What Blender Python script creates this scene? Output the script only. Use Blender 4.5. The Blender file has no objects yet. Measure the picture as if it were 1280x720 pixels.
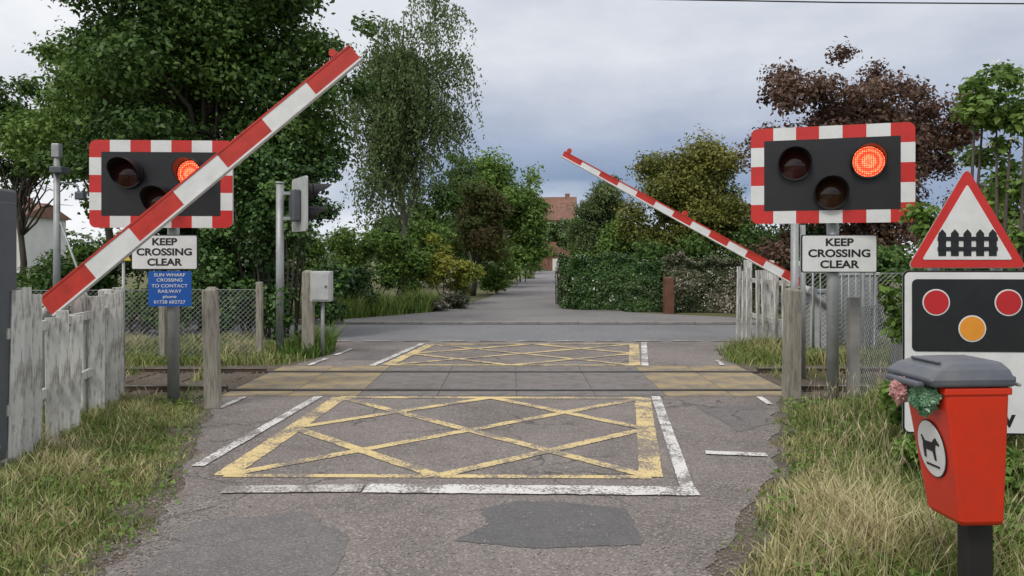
import bpy, math, random
import numpy as np
from mathutils import Matrix, Vector, noise as mnoise
random.seed(7)
R = math.radians
scene = bpy.context.scene
COL = scene.collection

# ------------------------------------------------------------ materials
def new_mat(name):
    m = bpy.data.materials.new(name); m.use_nodes = True
    nt = m.node_tree
    return m, nt, nt.nodes["Principled BSDF"]

def N(nt, t, **kw):
    n = nt.nodes.new(t)
    for k, v in kw.items():
        if k in n.inputs: n.inputs[k].default_value = v
        else: setattr(n, k, v)
    return n

def ramp(nt, fac, stops):
    r = nt.nodes.new("ShaderNodeValToRGB")
    el = r.color_ramp.elements
    el[0].position = stops[0][0]; el[0].color = (*stops[0][1], 1)
    el[1].position = stops[-1][0]; el[1].color = (*stops[-1][1], 1)
    for p, c in stops[1:-1]:
        e = el.new(p); e.color = (*c, 1)
    nt.links.new(fac, r.inputs[0])
    return r.outputs[0]

def mix(nt, fac, a, b, mode='MIX'):
    m = nt.nodes.new("ShaderNodeMix"); m.data_type = 'RGBA'; m.blend_type = mode
    for sock, val in ((m.inputs[0], fac), (m.inputs[6], a), (m.inputs[7], b)):
        if isinstance(val, (int, float)): sock.default_value = val
        elif isinstance(val, tuple): sock.default_value = (*val, 1)
        else: nt.links.new(val, sock)
    return m.outputs[2]

def coords(nt, kind="Object", scale=(1, 1, 1)):
    tc = nt.nodes.new("ShaderNodeTexCoord")
    mp = nt.nodes.new("ShaderNodeMapping"); mp.inputs[3].default_value = scale
    nt.links.new(tc.outputs[kind], mp.inputs[0])
    return mp.outputs[0]

def noi(nt, vec, scale, detail=4, rough=0.55, dist=0.0):
    n = N(nt, "ShaderNodeTexNoise"); n.inputs["Scale"].default_value = scale
    n.inputs["Detail"].default_value = detail; n.inputs["Roughness"].default_value = rough
    n.inputs["Distortion"].default_value = dist
    nt.links.new(vec, n.inputs["Vector"]); return n.outputs[0]

def bump(nt, bsdf, h, strength=0.4, dist=0.01):
    b = N(nt, "ShaderNodeBump"); b.inputs["Strength"].default_value = strength
    b.inputs["Distance"].default_value = dist
    nt.links.new(h, b.inputs["Height"]); nt.links.new(b.outputs[0], bsdf.inputs["Normal"])

def simple(name, c, rough=0.6, dirt=0.25, scale=8, metal=0.0, bumpy=0.0, dirtc=None):
    m, nt, b = new_mat(name)
    v = coords(nt)
    f = noi(nt, v, scale, 6, 0.65)
    d = dirtc or tuple(x * 0.45 for x in c)
    f2 = ramp(nt, f, [(0.42, (0, 0, 0)), (0.75, (dirt * 2, ) * 3)])
    col = mix(nt, f2, c, d)
    nt.links.new(col, b.inputs["Base Color"])
    b.inputs["Roughness"].default_value = rough; b.inputs["Metallic"].default_value = metal
    if bumpy: bump(nt, b, noi(nt, v, scale * 6, 5), bumpy, 0.005)
    return m

def asphalt(name, base, stain, light, scale=1.0, cracks=True, speck=0.55):
    m, nt, b = new_mat(name)
    v = coords(nt)
    big = noi(nt, v, 0.7 * scale, 7, 0.68, 0.5)
    c = ramp(nt, big, [(0.3, stain), (0.5, base), (0.7, light)])
    mid = noi(nt, v, 7, 6, 0.75)
    c = mix(nt, ramp(nt, mid, [(0.35, (0,) * 3), (0.7, (0.5,) * 3)]), c, tuple(x * 0.6 for x in base))
    vor = N(nt, "ShaderNodeTexVoronoi"); vor.inputs["Scale"].default_value = 95
    nt.links.new(v, vor.inputs["Vector"])
    sp = N(nt, "ShaderNodeSeparateColor"); nt.links.new(vor.outputs["Color"], sp.inputs[0])
    c = mix(nt, ramp(nt, sp.outputs[0], [(0.0, (0,) * 3), (0.72, (0,) * 3), (1.0, (speck,) * 3)]), c, tuple(min(1, x * 1.9) for x in light))
    c = mix(nt, ramp(nt, sp.outputs[1], [(0.0, (0,) * 3), (0.7, (0,) * 3), (1.0, (speck,) * 3)]), c, tuple(x * 0.4 for x in stain))
    if cracks:
        vv = N(nt, "ShaderNodeVectorMath"); vv.operation = 'ADD'
        nn = N(nt, "ShaderNodeTexNoise"); nn.inputs["Scale"].default_value = 3; nn.inputs["Detail"].default_value = 5
        nt.links.new(v, nn.inputs["Vector"])
        sc = N(nt, "ShaderNodeVectorMath"); sc.operation = 'SCALE'; sc.inputs[3].default_value = 0.5
        nt.links.new(nn.outputs["Color"], sc.inputs[0])
        nt.links.new(v, vv.inputs[0]); nt.links.new(sc.outputs[0], vv.inputs[1])
        vc = N(nt, "ShaderNodeTexVoronoi"); vc.feature = 'DISTANCE_TO_EDGE'; vc.inputs["Scale"].default_value = 0.8
        nt.links.new(vv.outputs[0], vc.inputs["Vector"])
        k = ramp(nt, vc.outputs["Distance"], [(0.0, (0.8,) * 3), (0.014, (0,) * 3)])
        gate = ramp(nt, noi(nt, v, 0.5, 2), [(0.45, (0,) * 3), (0.55, (1,) * 3)])
        k = mix(nt, 1.0, k, gate, 'MULTIPLY')
        c = mix(nt, k, c, (0.03, 0.028, 0.025))
    nt.links.new(c, b.inputs["Base Color"]); b.inputs["Roughness"].default_value = 0.9
    h = mix(nt, 0.5, vor.outputs["Distance"], noi(nt, v, 60, 3))
    bump(nt, b, h, 0.5, 0.005)
    return m

def paint(name, c, under, wear=0.5):
    m, nt, b = new_mat(name)
    v = coords(nt)
    n1 = noi(nt, v, 2.2, 6, 0.7); n2 = noi(nt, v, 45, 4, 0.7)
    s = N(nt, "ShaderNodeMath"); s.operation = 'MULTIPLY_ADD'
    nt.links.new(n2, s.inputs[0]); s.inputs[1].default_value = 0.9; nt.links.new(n1, s.inputs[2])
    f = ramp(nt, s.outputs[0], [(1.06 - wear * 0.25, (0,) * 3), (1.16 - wear * 0.1, (1,) * 3)])
    cc = mix(nt, ramp(nt, noi(nt, v, 6, 5), [(0.3, (0,) * 3), (0.75, (0.4,) * 3)]), c, tuple(x * 0.6 for x in c))
    nt.links.new(mix(nt, f, cc, under), b.inputs["Base Color"])
    b.inputs["Roughness"].default_value = 0.75
    bump(nt, b, n2, 0.3, 0.003)
    return m

def leafmat(name, stops, trans=0.25, rough=0.5):
    m, nt, b = new_mat(name)
    a = N(nt, "ShaderNodeAttribute"); a.attribute_name = "tone"
    c = ramp(nt, a.outputs["Fac"], stops)
    nt.links.new(c, b.inputs["Base Color"]); b.inputs["Roughness"].default_value = rough
    b.inputs["Specular IOR Level"].default_value = 0.3
    if trans:
        t = N(nt, "ShaderNodeBsdfTranslucent"); nt.links.new(c, t.inputs[0])
        ms = N(nt, "ShaderNodeMixShader"); ms.inputs[0].default_value = trans
        nt.links.new(b.outputs[0], ms.inputs[1]); nt.links.new(t.outputs[0], ms.inputs[2])
        nt.links.new(ms.outputs[0], nt.nodes["Material Output"].inputs[0])
    return m

M = {}
M['asphalt'] = asphalt("asphalt_old", (0.215, 0.187, 0.172), (0.14, 0.121, 0.11), (0.275, 0.242, 0.222))
M['asphalt_dark'] = asphalt("asphalt_patch", (0.135, 0.13, 0.13), (0.11, 0.106, 0.106), (0.16, 0.155, 0.155), 2, False, .3)
M['asphalt_mid'] = asphalt("asphalt_worn", (0.17, 0.158, 0.154), (0.125, 0.116, 0.112), (0.21, 0.198, 0.192), 2, True, .4)
M['asphalt_cross'] = asphalt("asphalt_crossroad", (0.205, 0.205, 0.212), (0.155, 0.155, 0.16), (0.24, 0.24, 0.245), 0.6, False, .4)
M['path'] = asphalt("path_tarmac", (0.22, 0.205, 0.205), (0.155, 0.145, 0.145), (0.265, 0.25, 0.245), 0.6, False, .4)
M['yellow'] = paint("paint_yellow", (0.76, 0.585, 0.28), (0.23, 0.195, 0.165), 0.52)
M['white'] = paint("paint_white_road", (0.76, 0.74, 0.71), (0.23, 0.205, 0.19), 0.42)
M['whiteworn'] = paint("paint_white_worn", (0.68, 0.66, 0.62), (0.21, 0.185, 0.17), 0.85)
M['deck'] = simple("rubber_deck", (0.21, 0.19, 0.178), 0.85, 0.4, 5, bumpy=0.3)
M['tan'] = simple("tan_deck", (0.36, 0.275, 0.155), 0.85, 0.7, 2.5, bumpy=0.4, dirtc=(0.18, 0.16, 0.14))
M['rail'] = simple("rail_steel", (0.13, 0.085, 0.06), 0.5, 0.4, 6, 0.4)
M['railtop'] = simple("rail_top", (0.28, 0.26, 0.24), 0.35, 0.3, 6, 0.8)
M['dark'] = simple("dark_gap", (0.03, 0.026, 0.022), 0.9, 0.1)
M['sleeper'] = simple("sleeper_wood", (0.12, 0.09, 0.07), 0.9, 0.4, 5)
M['red'] = simple("sign_red", (0.62, 0.03, 0.025), 0.4, 0.16, 6)
M['boomred'] = simple("boom_red", (0.58, 0.04, 0.025), 0.4, 0.3, 6)
M['wht'] = simple("sign_white", (0.78, 0.78, 0.77), 0.4, 0.2, 5, dirtc=(0.46, 0.45, 0.41))
M['blk'] = simple("sign_black", (0.012, 0.012, 0.014), 0.45, 0.2, 6, dirtc=(0.03, 0.03, 0.03))
M['hood'] = simple("hood_black", (0.015, 0.012, 0.014), 0.5, 0.1)
M['lens_off'] = simple("lens_off", (0.05, 0.012, 0.012), 0.12, 0.1)
M['amber_off'] = simple("lens_amber_off", (0.05, 0.02, 0.012), 0.12, 0.1)
M['galv'] = simple("galvanised_steel", (0.38, 0.39, 0.39), 0.5, 0.3, 5, 0.35)
M['grey'] = simple("grey_cabinet", (0.28, 0.30, 0.30), 0.55, 0.25, 3)
M['dgrey'] = simple("dark_grey_cabinet", (0.10, 0.11, 0.12), 0.5, 0.25, 3)
M['lgrey'] = simple("light_grey_cabinet", (0.5, 0.51, 0.5), 0.5, 0.25, 4)
M['blue'] = simple("sign_blue", (0.01, 0.10, 0.42), 0.4, 0.1)
M['yel'] = simple("sign_yellow", (0.8, 0.55, 0.03), 0.4, 0.1)
M['amber'] = simple("sign_amber", (0.85, 0.33, 0.03), 0.4, 0.1)
M['redcirc'] = simple("sign_redcircle", (0.55, 0.02, 0.025), 0.4, 0.1)
M['binred'] = simple("bin_red", (0.70, 0.04, 0.014), 0.3, 0.25, 4, bumpy=0.05, dirtc=(0.36, 0.045, 0.03))
M['binlid'] = simple("bin_lid", (0.09, 0.10, 0.125), 0.4, 0.4, 5, bumpy=0.08, dirtc=(0.17, 0.17, 0.17))
M['binpost'] = simple("bin_post", (0.02, 0.018, 0.018), 0.5, 0.1)
M['bagg'] = simple("bag_green", (0.07, 0.20, 0.09), 0.3, 0.3, 20, dirtc=(0.4, 0.5, 0.38))
M['bagp'] = simple("bag_pink", (0.55, 0.28, 0.26), 0.35, 0.3, 20)
M['brick'] = simple("brick_wall", (0.27, 0.13, 0.09), 0.85, 0.3, 3)
M['tile'] = simple("roof_tile", (0.24, 0.125, 0.09), 0.85, 0.5, 2, bumpy=0.5)
M['render'] = simple("render_wall", (0.68, 0.68, 0.66), 0.8, 0.15, 1)
M['glass'] = simple("window_glass", (0.03, 0.035, 0.04), 0.1, 0.1)
M['kerb'] = simple("kerb_concrete", (0.29, 0.28, 0.26), 0.85, 0.4, 3, bumpy=0.3)
M['gutter_shadow'] = simple("painted_kerb_shadow", (0.085, 0.08, 0.075), 0.9, 0.3, 3)  # dark tone that paints shade along the far kerb
M['brownwood'] = simple("wood_brown", (0.16, 0.07, 0.04), 0.8, 0.4, 5)
M['bark'] = simple("bark", (0.085, 0.07, 0.055), 0.9, 0.5, 4, bumpy=0.8)
M['barkbirch'] = simple("bark_birch", (0.20, 0.185, 0.165), 0.8, 0.6, 4)
def streaked(name, c, c2, c3, lo=.44, hi=.62):
    m, nt, b = new_mat(name)
    v = coords(nt, "Object", (6, 6, 0.9)); v2 = coords(nt)
    f = ramp(nt, noi(nt, v, 5, 7, 0.7), [(lo, (0,) * 3), (hi, (1,) * 3)])
    c = mix(nt, f, c, c2)
    c = mix(nt, ramp(nt, noi(nt, v2, 1.6, 4), [(0.48, (0,) * 3), (0.78, (0.6,) * 3)]), c, c3)
    nt.links.new(c, b.inputs["Base Color"]); b.inputs["Roughness"].default_value = 0.85
    bump(nt, b, noi(nt, v, 12, 4), 0.6, 0.005)
    return m
M['picket'] = streaked("picket_paint", (0.66, 0.65, 0.61), (0.29, 0.27, 0.235), (0.24, 0.24, 0.17), .48, .62)
M['wood'] = streaked("wood_grey_grain", (0.34, 0.31, 0.26), (0.19, 0.17, 0.14), (0.17, 0.18, 0.11))
def ground_mat(name, a, bb, c3, sc=1.0):
    m, nt, b = new_mat(name)
    v = coords(nt)
    c = ramp(nt, noi(nt, v, 0.8 * sc, 7, 0.7), [(0.32, a), (0.5, bb), (0.68, c3)])
    c = mix(nt, ramp(nt, noi(nt, v, 25, 4, 0.7), [(0.4, (0,) * 3), (0.7, (0.7,) * 3)]), c, tuple(x * 0.45 for x in a))
    nt.links.new(c, b.inputs["Base Color"]); b.inputs["Roughness"].default_value = 0.95
    bump(nt, b, noi(nt, v, 30, 6, 0.7), 1.0, 0.03)
    return m
M['ground'] = ground_mat("ground_grass", (0.105, 0.12, 0.04), (0.15, 0.15, 0.06), (0.21, 0.185, 0.10))
M['dirt'] = ground_mat("dirt", (0.15, 0.122, 0.09), (0.20, 0.165, 0.128), (0.25, 0.215, 0.175), 2)
M['ballast'] = ground_mat("ballast", (0.12, 0.095, 0.075), (0.16, 0.13, 0.10), (0.21, 0.18, 0.15), 5)

def led_mat():
    m, nt, b = new_mat("lamp_red_lit")
    v = coords(nt)
    vor = N(nt, "ShaderNodeTexVoronoi"); vor.inputs["Scale"].default_value = 48; vor.inputs["Randomness"].default_value = 0.15
    nt.links.new(v, vor.inputs["Vector"])
    c = ramp(nt, vor.outputs["Distance"], [(0.1, (1.0, 0.46, 0.20)), (0.42, (0.95, 0.10, 0.04)), (0.6, (0.6, 0.03, 0.012))])
    b.inputs["Base Color"].default_value = (0.3, 0.01, 0.01, 1)
    nt.links.new(c, b.inputs["Emission Color"]); b.inputs["Emission Strength"].default_value = 2.0
    return m
M['led'] = led_mat()

# ------------------------------------------------------------ mesh helpers
def empty(name, loc=(0, 0, 0), rz=0.0):
    e = bpy.data.objects.new(name, None); COL.objects.link(e)
    e.location = loc; e.rotation_euler = (0, 0, R(rz)); e.empty_display_size = 0.2
    return e

def mesh(name, verts, faces, mat, parent=None, mats=None, idx=None, smooth=False, loc=None, rot=None):
    me = bpy.data.meshes.new(name); me.from_pydata([tuple(v) for v in verts], [], faces)
    for mm in (mats or [mat]): me.materials.append(mm)
    if idx is not None: me.polygons.foreach_set("material_index", idx)
    if smooth: me.polygons.foreach_set("use_smooth", [True] * len(me.polygons))
    me.update()
    o = bpy.data.objects.new(name, me); COL.objects.link(o)
    if parent: o.parent = parent
    if loc: o.location = loc
    if rot: o.rotation_euler = tuple(R(a) for a in rot)
    return o

def bevel(o, w, seg=2):
    b = o.modifiers.new("bev", 'BEVEL'); b.width = w; b.segments = seg; b.limit_method = 'ANGLE'
    return o

def box(name, size, loc, mat, parent=None, rot=None, bev=0.0, taper=1.0):
    x, y, z = (s / 2 for s in size)
    v = [(-x, -y, -z), (x, -y, -z), (x, y, -z), (-x, y, -z)] + [(a * taper, b * taper, z) for a, b in ((-x, -y), (x, -y), (x, y), (-x, y))]
    f = [(3, 2, 1, 0), (4, 5, 6, 7), (0, 1, 5, 4), (1, 2, 6, 5), (2, 3, 7, 6), (3, 0, 4, 7)]
    o = mesh(name, v, f, mat, parent, loc=loc, rot=rot)
    if bev: bevel(o, bev)
    return o

def tube_data(pts, rads, sides, V, F):
    base = len(V)
    n = len(pts)
    for i, p in enumerate(pts):
        p = Vector(p)
        d = (Vector(pts[min(i + 1, n - 1)]) - Vector(pts[max(i - 1, 0)]))
        if d.length < 1e-6: d = Vector((0, 0, 1))
        d.normalize()
        a = d.cross(Vector((0.13, 1, 0.07)) if abs(d.y) < 0.9 else Vector((1, 0, 0.1))).normalized(); b = d.cross(a)
        for k in range(sides):
            t = 2 * math.pi * k / sides
            V.append(p + (a * math.cos(t) + b * math.sin(t)) * rads[i])
    for i in range(n - 1):
        for k in range(sides):
            a0 = base + i * sides + k; a1 = base + i * sides + (k + 1) % sides
            F.append((a0, a1, a1 + sides, a0 + sides))
    F.append(tuple(base + k for k in range(sides))[::-1])
    F.append(tuple(base + (n - 1) * sides + k for k in range(sides)))

def tube(name, pts, r, mat, parent=None, sides=14):
    V, F = [], []
    rads = r if isinstance(r, (list, tuple)) else [r] * len(pts)
    tube_data(pts, rads, sides, V, F)
    o = mesh(name, V, F, mat, parent)
    o.data.polygons.foreach_set("use_smooth", [len(p.vertices) == 4 for p in o.data.polygons])
    return o

def prism(name, pts, y0, y1, mat, parent=None, loc=None, rot=None):
    n = len(pts)
    V = [(p[0], y0, p[1]) for p in pts] + [(p[0], y1, p[1]) for p in pts]
    F = [tuple(range(n)), tuple(range(2 * n - 1, n - 1, -1))] + [(i + n, (i + 1) % n + n, (i + 1) % n, i) for i in range(n)]
    return mesh(name, V, F, mat, parent, loc=loc, rot=rot)

def rrect(w, h, r, cx=0, cz=0, seg=6):
    pts = []
    for (sx, sz, a0) in ((1, -1, -90), (1, 1, 0), (-1, 1, 90), (-1, -1, 180)):
        for k in range(seg + 1):
            a = R(a0 + 90 * k / seg)
            pts.append((cx + sx * (w / 2 - r) + r * math.cos(a), cz + sz * (h / 2 - r) + r * math.sin(a)))
    return pts

def disc_pts(r, cx=0, cz=0, n=36, rz=None):
    rz = rz or r
    return [(cx + r * math.cos(2 * math.pi * k / n), cz + rz * math.sin(2 * math.pi * k / n)) for k in range(n)]

def text(body, size, loc, mat, parent, bold=0.0, align='CENTER', sx=1.0, name="lettering", space=1.0):
    c = bpy.data.curves.new(name, 'FONT'); c.body = body; c.size = size; c.align_x = align; c.align_y = 'CENTER'
    c.extrude = 0.001; c.offset = bold; c.space_line = space
    c.materials.append(mat)
    o = bpy.data.objects.new(name, c); COL.objects.link(o)
    o.location = loc; o.rotation_euler = (R(90), 0, 0); o.scale = (sx, 1, 1); o.parent = parent
    return o

# ------------------------------------------------------------ ground sheets
G = mesh("ground", [(-500, -60, 0), (500, -60, 0), (500, 900, 0), (-500, 900, 0)], [(0, 1, 2, 3)], M['ground'])

def interp(pts, y):
    if y <= pts[0][1]: return pts[0][0]
    for a, b in zip(pts, pts[1:]):
        if y <= b[1]:
            t = (y - a[1]) / (b[1] - a[1]); return a[0] + (b[0] - a[0]) * t
    return pts[-1][0]

def strip(name, L, Rr, y0, y1, z, mat, step=0.06, jit=0.05, grow=0.0, seed=0):
    V, F = [], []
    ny = max(2, int((y1 - y0) / step))
    for i in range(ny + 1):
        y = y0 + (y1 - y0) * i / ny
        a = mnoise.noise(Vector((seed, y * 2.1, 0))) * jit + mnoise.noise(Vector((seed, y * 9, 3))) * jit * 0.5
        b = mnoise.noise(Vector((seed + 5, y * 2.1, 0))) * jit + mnoise.noise(Vector((seed + 5, y * 9, 3))) * jit * 0.5
        V += [(interp(L, y) - grow + a, y, z), (interp(Rr, y) + grow + b, y, z)]
    for i in range(ny):
        F.append((2 * i, 2 * i + 1, 2 * i + 3, 2 * i + 2))
    return mesh(name, V, F, mat)

RL = [(-2.2, -8), (-2.0, 4), (-2.12, 4.8), (-2.35, 5.7), (-2.9, 7.5), (-3.25, 8.8), (-3.25, 11.4), (-2.9, 13), (-3.1, 14), (-4.6, 14.8)]
RRt = [(0.7, -8), (1.0, 4), (1.25, 4.6), (1.8, 5.6), (2.3, 6.9), (2.85, 8.6), (3.15, 9.4), (3.25, 12.2), (3.45, 13.5), (5.2, 14.8)]
strip("dirt_verge", RL, RRt, -8, 14.75, 0.004, M['dirt'], 0.06, 0.3, 0.22, 3)
mesh("ballast", [(-60, 8.7, 0.006), (60, 8.7, 0.006), (60, 11.6, 0.006), (-60, 11.6, 0.006)], [(0, 1, 2, 3)], M['ballast'])
strip("road", RL, RRt, -8, 14.8, 0.010, M['asphalt'], 0.06, 0.12, 0, 1)
mesh("crossroad", [(-60, 14.8, 0.010), (60, 14.8, 0.010), (60, 18.4, 0.010), (-60, 18.4, 0.010)], [(0, 1, 2, 3)], M['asphalt_cross'])
mesh("gutter_shadow", [(-60, 18.4, 0.010), (60, 18.4, 0.010), (60, 18.61, 0.010), (-60, 18.61, 0.010)], [(0, 1, 2, 3)], M['gutter_shadow'])  # dark strip laid in as the kerb's painted shadow
PL = [(-4.6, 18.75), (-4.0, 20), (-2.2, 22.3), (-0.9, 30), (0.1, 45), (1.4, 63), (3.2, 92), (3.2, 110)]
PR = [(6.4, 18.75), (5.6, 20.5), (3.2, 22.3), (1.9, 30), (2.3, 40), (3.7, 63), (5.2, 92), (5.2, 110)]
strip("path", PL, PR, 18.75, 84, 0.03, M['path'], 0.3, 0.12, 0, 9)
kb = empty("kerb", (0, 18.68, 0))
x = -14.0; i = 0
while x < 14:
    low = -4.4 < x < 6.2
    h = 0.06 if low else 0.12
    box(f"kerbstone_{i}", (0.905, 0.13, h), (x + 0.457, 0, h / 2), M['kerb'], kb, bev=0.012); x += 0.915; i += 1
mesh("footway", [(-30, 18.75, 0.022), (-4.3, 18.75, 0.022), (-4.3, 19.9, 0.022), (-30, 19.9, 0.022)], [(0, 1, 2, 3)], M['path'])
mesh("footway", [(6.6, 18.75, 0.022), (30, 18.75, 0.022), (30, 19.9, 0.022), (6.6, 19.9, 0.022)], [(0, 1, 2, 3)], M['path'])

def patch(name, pts, z, mat, jit=0.03):
    V = []
    n = len(pts)
    for i in range(n):
        a = Vector((*pts[i], 0)); b = Vector((*pts[(i + 1) % n], 0))
        for k in range(14):
            p = a.lerp(b, k / 14)
            V.append((p.x + random.uniform(-jit, jit), p.y + random.uniform(-jit, jit), z))
    return mesh(name, V, [tuple(range(len(V)))], mat)
patch("road_patch", [(-0.32, 4.45), (0.1, 4.33), (0.72, 4.38), (0.73, 5.0), (0.3, 5.15), (0.05, 5.17), (-0.2, 5.0), (-0.14, 4.72)], 0.013, M['asphalt_dark'], 0.012)
patch("road_patch", [(-1.85, 3.2), (-0.85, 3.2), (-0.92, 4.5), (-1.3, 4.95), (-1.9, 4.75)], 0.013, M['asphalt_mid'], 0.02)
patch("road_patch", [(-2.6, 12.2), (-2.05, 12.2), (-1.9, 13.6), (-2.5, 13.5)], 0.013, M['asphalt_mid'], 0.02)
patch("road_patch", [(2.05, 7.2), (2.5, 7.6), (2.65, 8.5), (1.95, 8.4)], 0.013, M['asphalt_mid'], 0.02)

dk = empty("crossing_deck", (0, 10.1, 0))
def deckrow(y0, y1, tag):
    xs = [-3.3, -2.55, -1.75, -0.85, 0.05, 0.95, 1.75, 2.5, 3.25]
    for k in range(len(xs) - 1):
        mt = M['tan'] if (k in (0, 1, 6, 7)) else M['deck']
        box(f"panel_{tag}_{k}", (xs[k + 1] - xs[k] - 0.008, y1 - y0 - 0.008, 0.02), ((xs[k] + xs[k + 1]) / 2, (y0 + y1) / 2 - 10.1, 0.010), mt, dk, bev=0.003)
deckrow(9.50, 10.15, "a"); deckrow(10.16, 10.80, "b"); deckrow(10.98, 11.45, "c"); deckrow(9.02, 9.32, "d")
tr = empty("railway_track", (0, 10.15, 0))
for k, y in enumerate((9.41, 10.89)):
    box(f"rail_foot_{k}", (110, 0.17, 0.014), (0, y - 10.15, 0.0105), M['dark'], tr)
    box(f"rail_head_{k}", (6.7, 0.06, 0.010), (0, y - 10.15, 0.0235), M['railtop'], tr)
    for s in (-1, 1):
        box(f"rail_web_{k}_{s}", (50, 0.045, 0.04), (s * 28.36, y - 10.15, 0.038), M['rail'], tr)
        box(f"rail_{k}_{s}", (50, 0.065, 0.014), (s * 28.36, y - 10.15, 0.066), M['railtop'], tr, bev=0.004)
k = 0
for sx in (-1, 1):
    for i in range(40):
        box(f"sleeper_{k}", (0.25, 2.5, 0.02), (sx * (3.65 + i * 0.65), 0, 0.008), M['sleeper'], tr); k += 1

# ------------------------------------------------------------ road markings
ZM = [0.0145]
def strokes(name, segs, mat):
    V, F = [], []
    for (a, b, w) in segs:
        z = ZM[0]; ZM[0] += 0.00022
        a = Vector(a); b = Vector(b); d = (b - a).normalized(); p = Vector((-d.y, d.x)) * w / 2
        n = max(1, int((b - a).length / 0.06))
        base = len(V)
        for i in range(n + 1):
            c = a.lerp(b, i / n); j = 1 + random.uniform(-0.07, 0.07); j2 = 1 + random.uniform(-0.07, 0.07)
            V += [(c.x - p.x * j, c.y - p.y * j, z), (c.x + p.x * j2, c.y + p.y * j2, z)]
        for i in range(n):
            F.append((base + 2 * i + 1, base + 2 * i, base + 2 * i + 2, base + 2 * i + 3))
    me = mesh(name, V, F, mat)
    for pl in me.data.polygons:
        if pl.normal.z < 0: pl.flip()
    return me
def yellowbox(name, BL, BR, TL, TR, w, wd):
    BL, BR, TL, TR = map(Vector, (BL, BR, TL, TR))
    def q(u, v): return BL.lerp(BR, u).lerp(TL.lerp(TR, u), v)
    S = [(q(0, 0), q(1, 0), w * 0.5), (q(0, 1), q(1, 1), w * 0.7), (q(0, 0), q(0, 1), w), (q(1, 0), q(1, 1), w),
         (q(0, 0), q(1, 1), wd), (q(0, 1), q(1, 0), wd), (q(0, .5), q(.5, 0), wd), (q(.5, 0), q(1, .5), wd),
         (q(0, .5), q(.5, 1), wd), (q(.5, 1), q(1, .5), wd)]
    strokes(name, S, M['yellow'])
yellowbox("yellow_box_marking", (-2.08, 5.76), (1.0, 5.72), (-1.93, 8.95), (1.46, 8.9), 0.17, 0.11)
yellowbox("yellow_box_marking", (-1.82, 11.58), (1.78, 11.55), (-1.45, 14.3), (2.2, 14.35), 0.17, 0.12)
strokes("white_line_marking", [((1.2, 5.45), (1.62, 8.98), 0.10), ((1.92, 11.5), (2.42, 14.6), 0.10),
        ((-2.37, 6.0), (-2.18, 8.98), 0.10), ((-2.02, 11.5), (-1.62, 14.4), 0.10)], M['white'])
strokes("stop_line_marking", [((-1.0, 5.43), (1.25, 5.36), 0.20)], M['white'])
strokes("stop_line_marking", [((-1.95, 5.40), (-1.02, 5.43), 0.17)], M['whiteworn'])
strokes("white_line_marking", [((1.56, 6.42), (2.03, 6.34), 0.11), ((3.12, 12.1), (3.05, 11.55), 0.07), ((2.75, 8.5), (2.78, 8.95), 0.07),
        ((-3.05, 8.3), (-3.0, 8.95), 0.07), ((-2.95, 11.5), (-2.86, 12.3), 0.08), ((-2.82, 12.7), (-2.74, 13.6), 0.08)], M['white'])
gw = []
for i in range(13):
    xx = -4.2 + i * 0.72
    gw.append(((xx, 14.86), (xx + 0.5, 14.86), 0.10))
strokes("give_way_marking", gw, M['whiteworn'])

# ------------------------------------------------------------ grass & foliage builders
rng = np.random.default_rng(11)
def np_mesh(name, V, loops, starts, totals, tone, mat, parent=None, smooth=False):
    me = bpy.data.meshes.new(name)
    me.vertices.add(len(V)); me.vertices.foreach_set("co", V.astype(np.float32).ravel())
    me.loops.add(len(loops)); me.loops.foreach_set("vertex_index", loops.astype(np.int32))
    me.polygons.add(len(starts)); me.polygons.foreach_set("loop_start", starts.astype(np.int32))
    me.polygons.foreach_set("loop_total", totals.astype(np.int32))
    me.materials.append(mat)
    a = me.attributes.new("tone", 'FLOAT', 'FACE'); a.data.foreach_set("value", tone.astype(np.float32))
    me.update(calc_edges=True); me.validate()
    o = bpy.data.objects.new(name, me); COL.objects.link(o)
    if parent: o.parent = parent
    return o

def unit(v): return v / (np.linalg.norm(v, axis=1, keepdims=True) + 1e-9)

def leaves(name, P, Nr, size, tone, mat, parent=None, aspect=0.6, T=None):
    n = len(P)
    rnd = rng.normal(size=(n, 3))
    if T is None: t = unit(np.cross(Nr, rnd))
    else: t = unit(T); Nr = unit(np.cross(t, rnd))
    b = np.cross(Nr, t)
    l = (size * rng.uniform(0.6, 1.35, n))[:, None]
    w = l * aspect * 0.5
    V = np.stack([P - t * l * .5, P + b * w - t * l * .05 + Nr * l * .12, P + t * l * .5, P - b * w - t * l * .05 + Nr * l * .12], 1).reshape(-1, 3)
    loops = np.arange(4 * n)
    return np_mesh(name, V, loops, np.arange(n) * 4, np.full(n, 4), tone, mat, parent)

def clumps_in(center, radii, n, rr=(0.25, 0.42), shell=0.55):
    c = np.array(center); rad = np.array(radii)
    d = unit(rng.normal(size=(n, 3))); r = rng.uniform(shell, 1.0, n) ** 0.8
    r[: n // 4] *= 0.5
    C = c + d * r[:, None] * rad * 0.9
    m = float(np.mean(rad))
    RD = (rng.uniform(rr[0], rr[1], n) * m)[:, None] * rng.uniform(.75, 1.25, (n, 3)) * np.array([1, 1, 0.75])
    return C, RD

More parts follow.
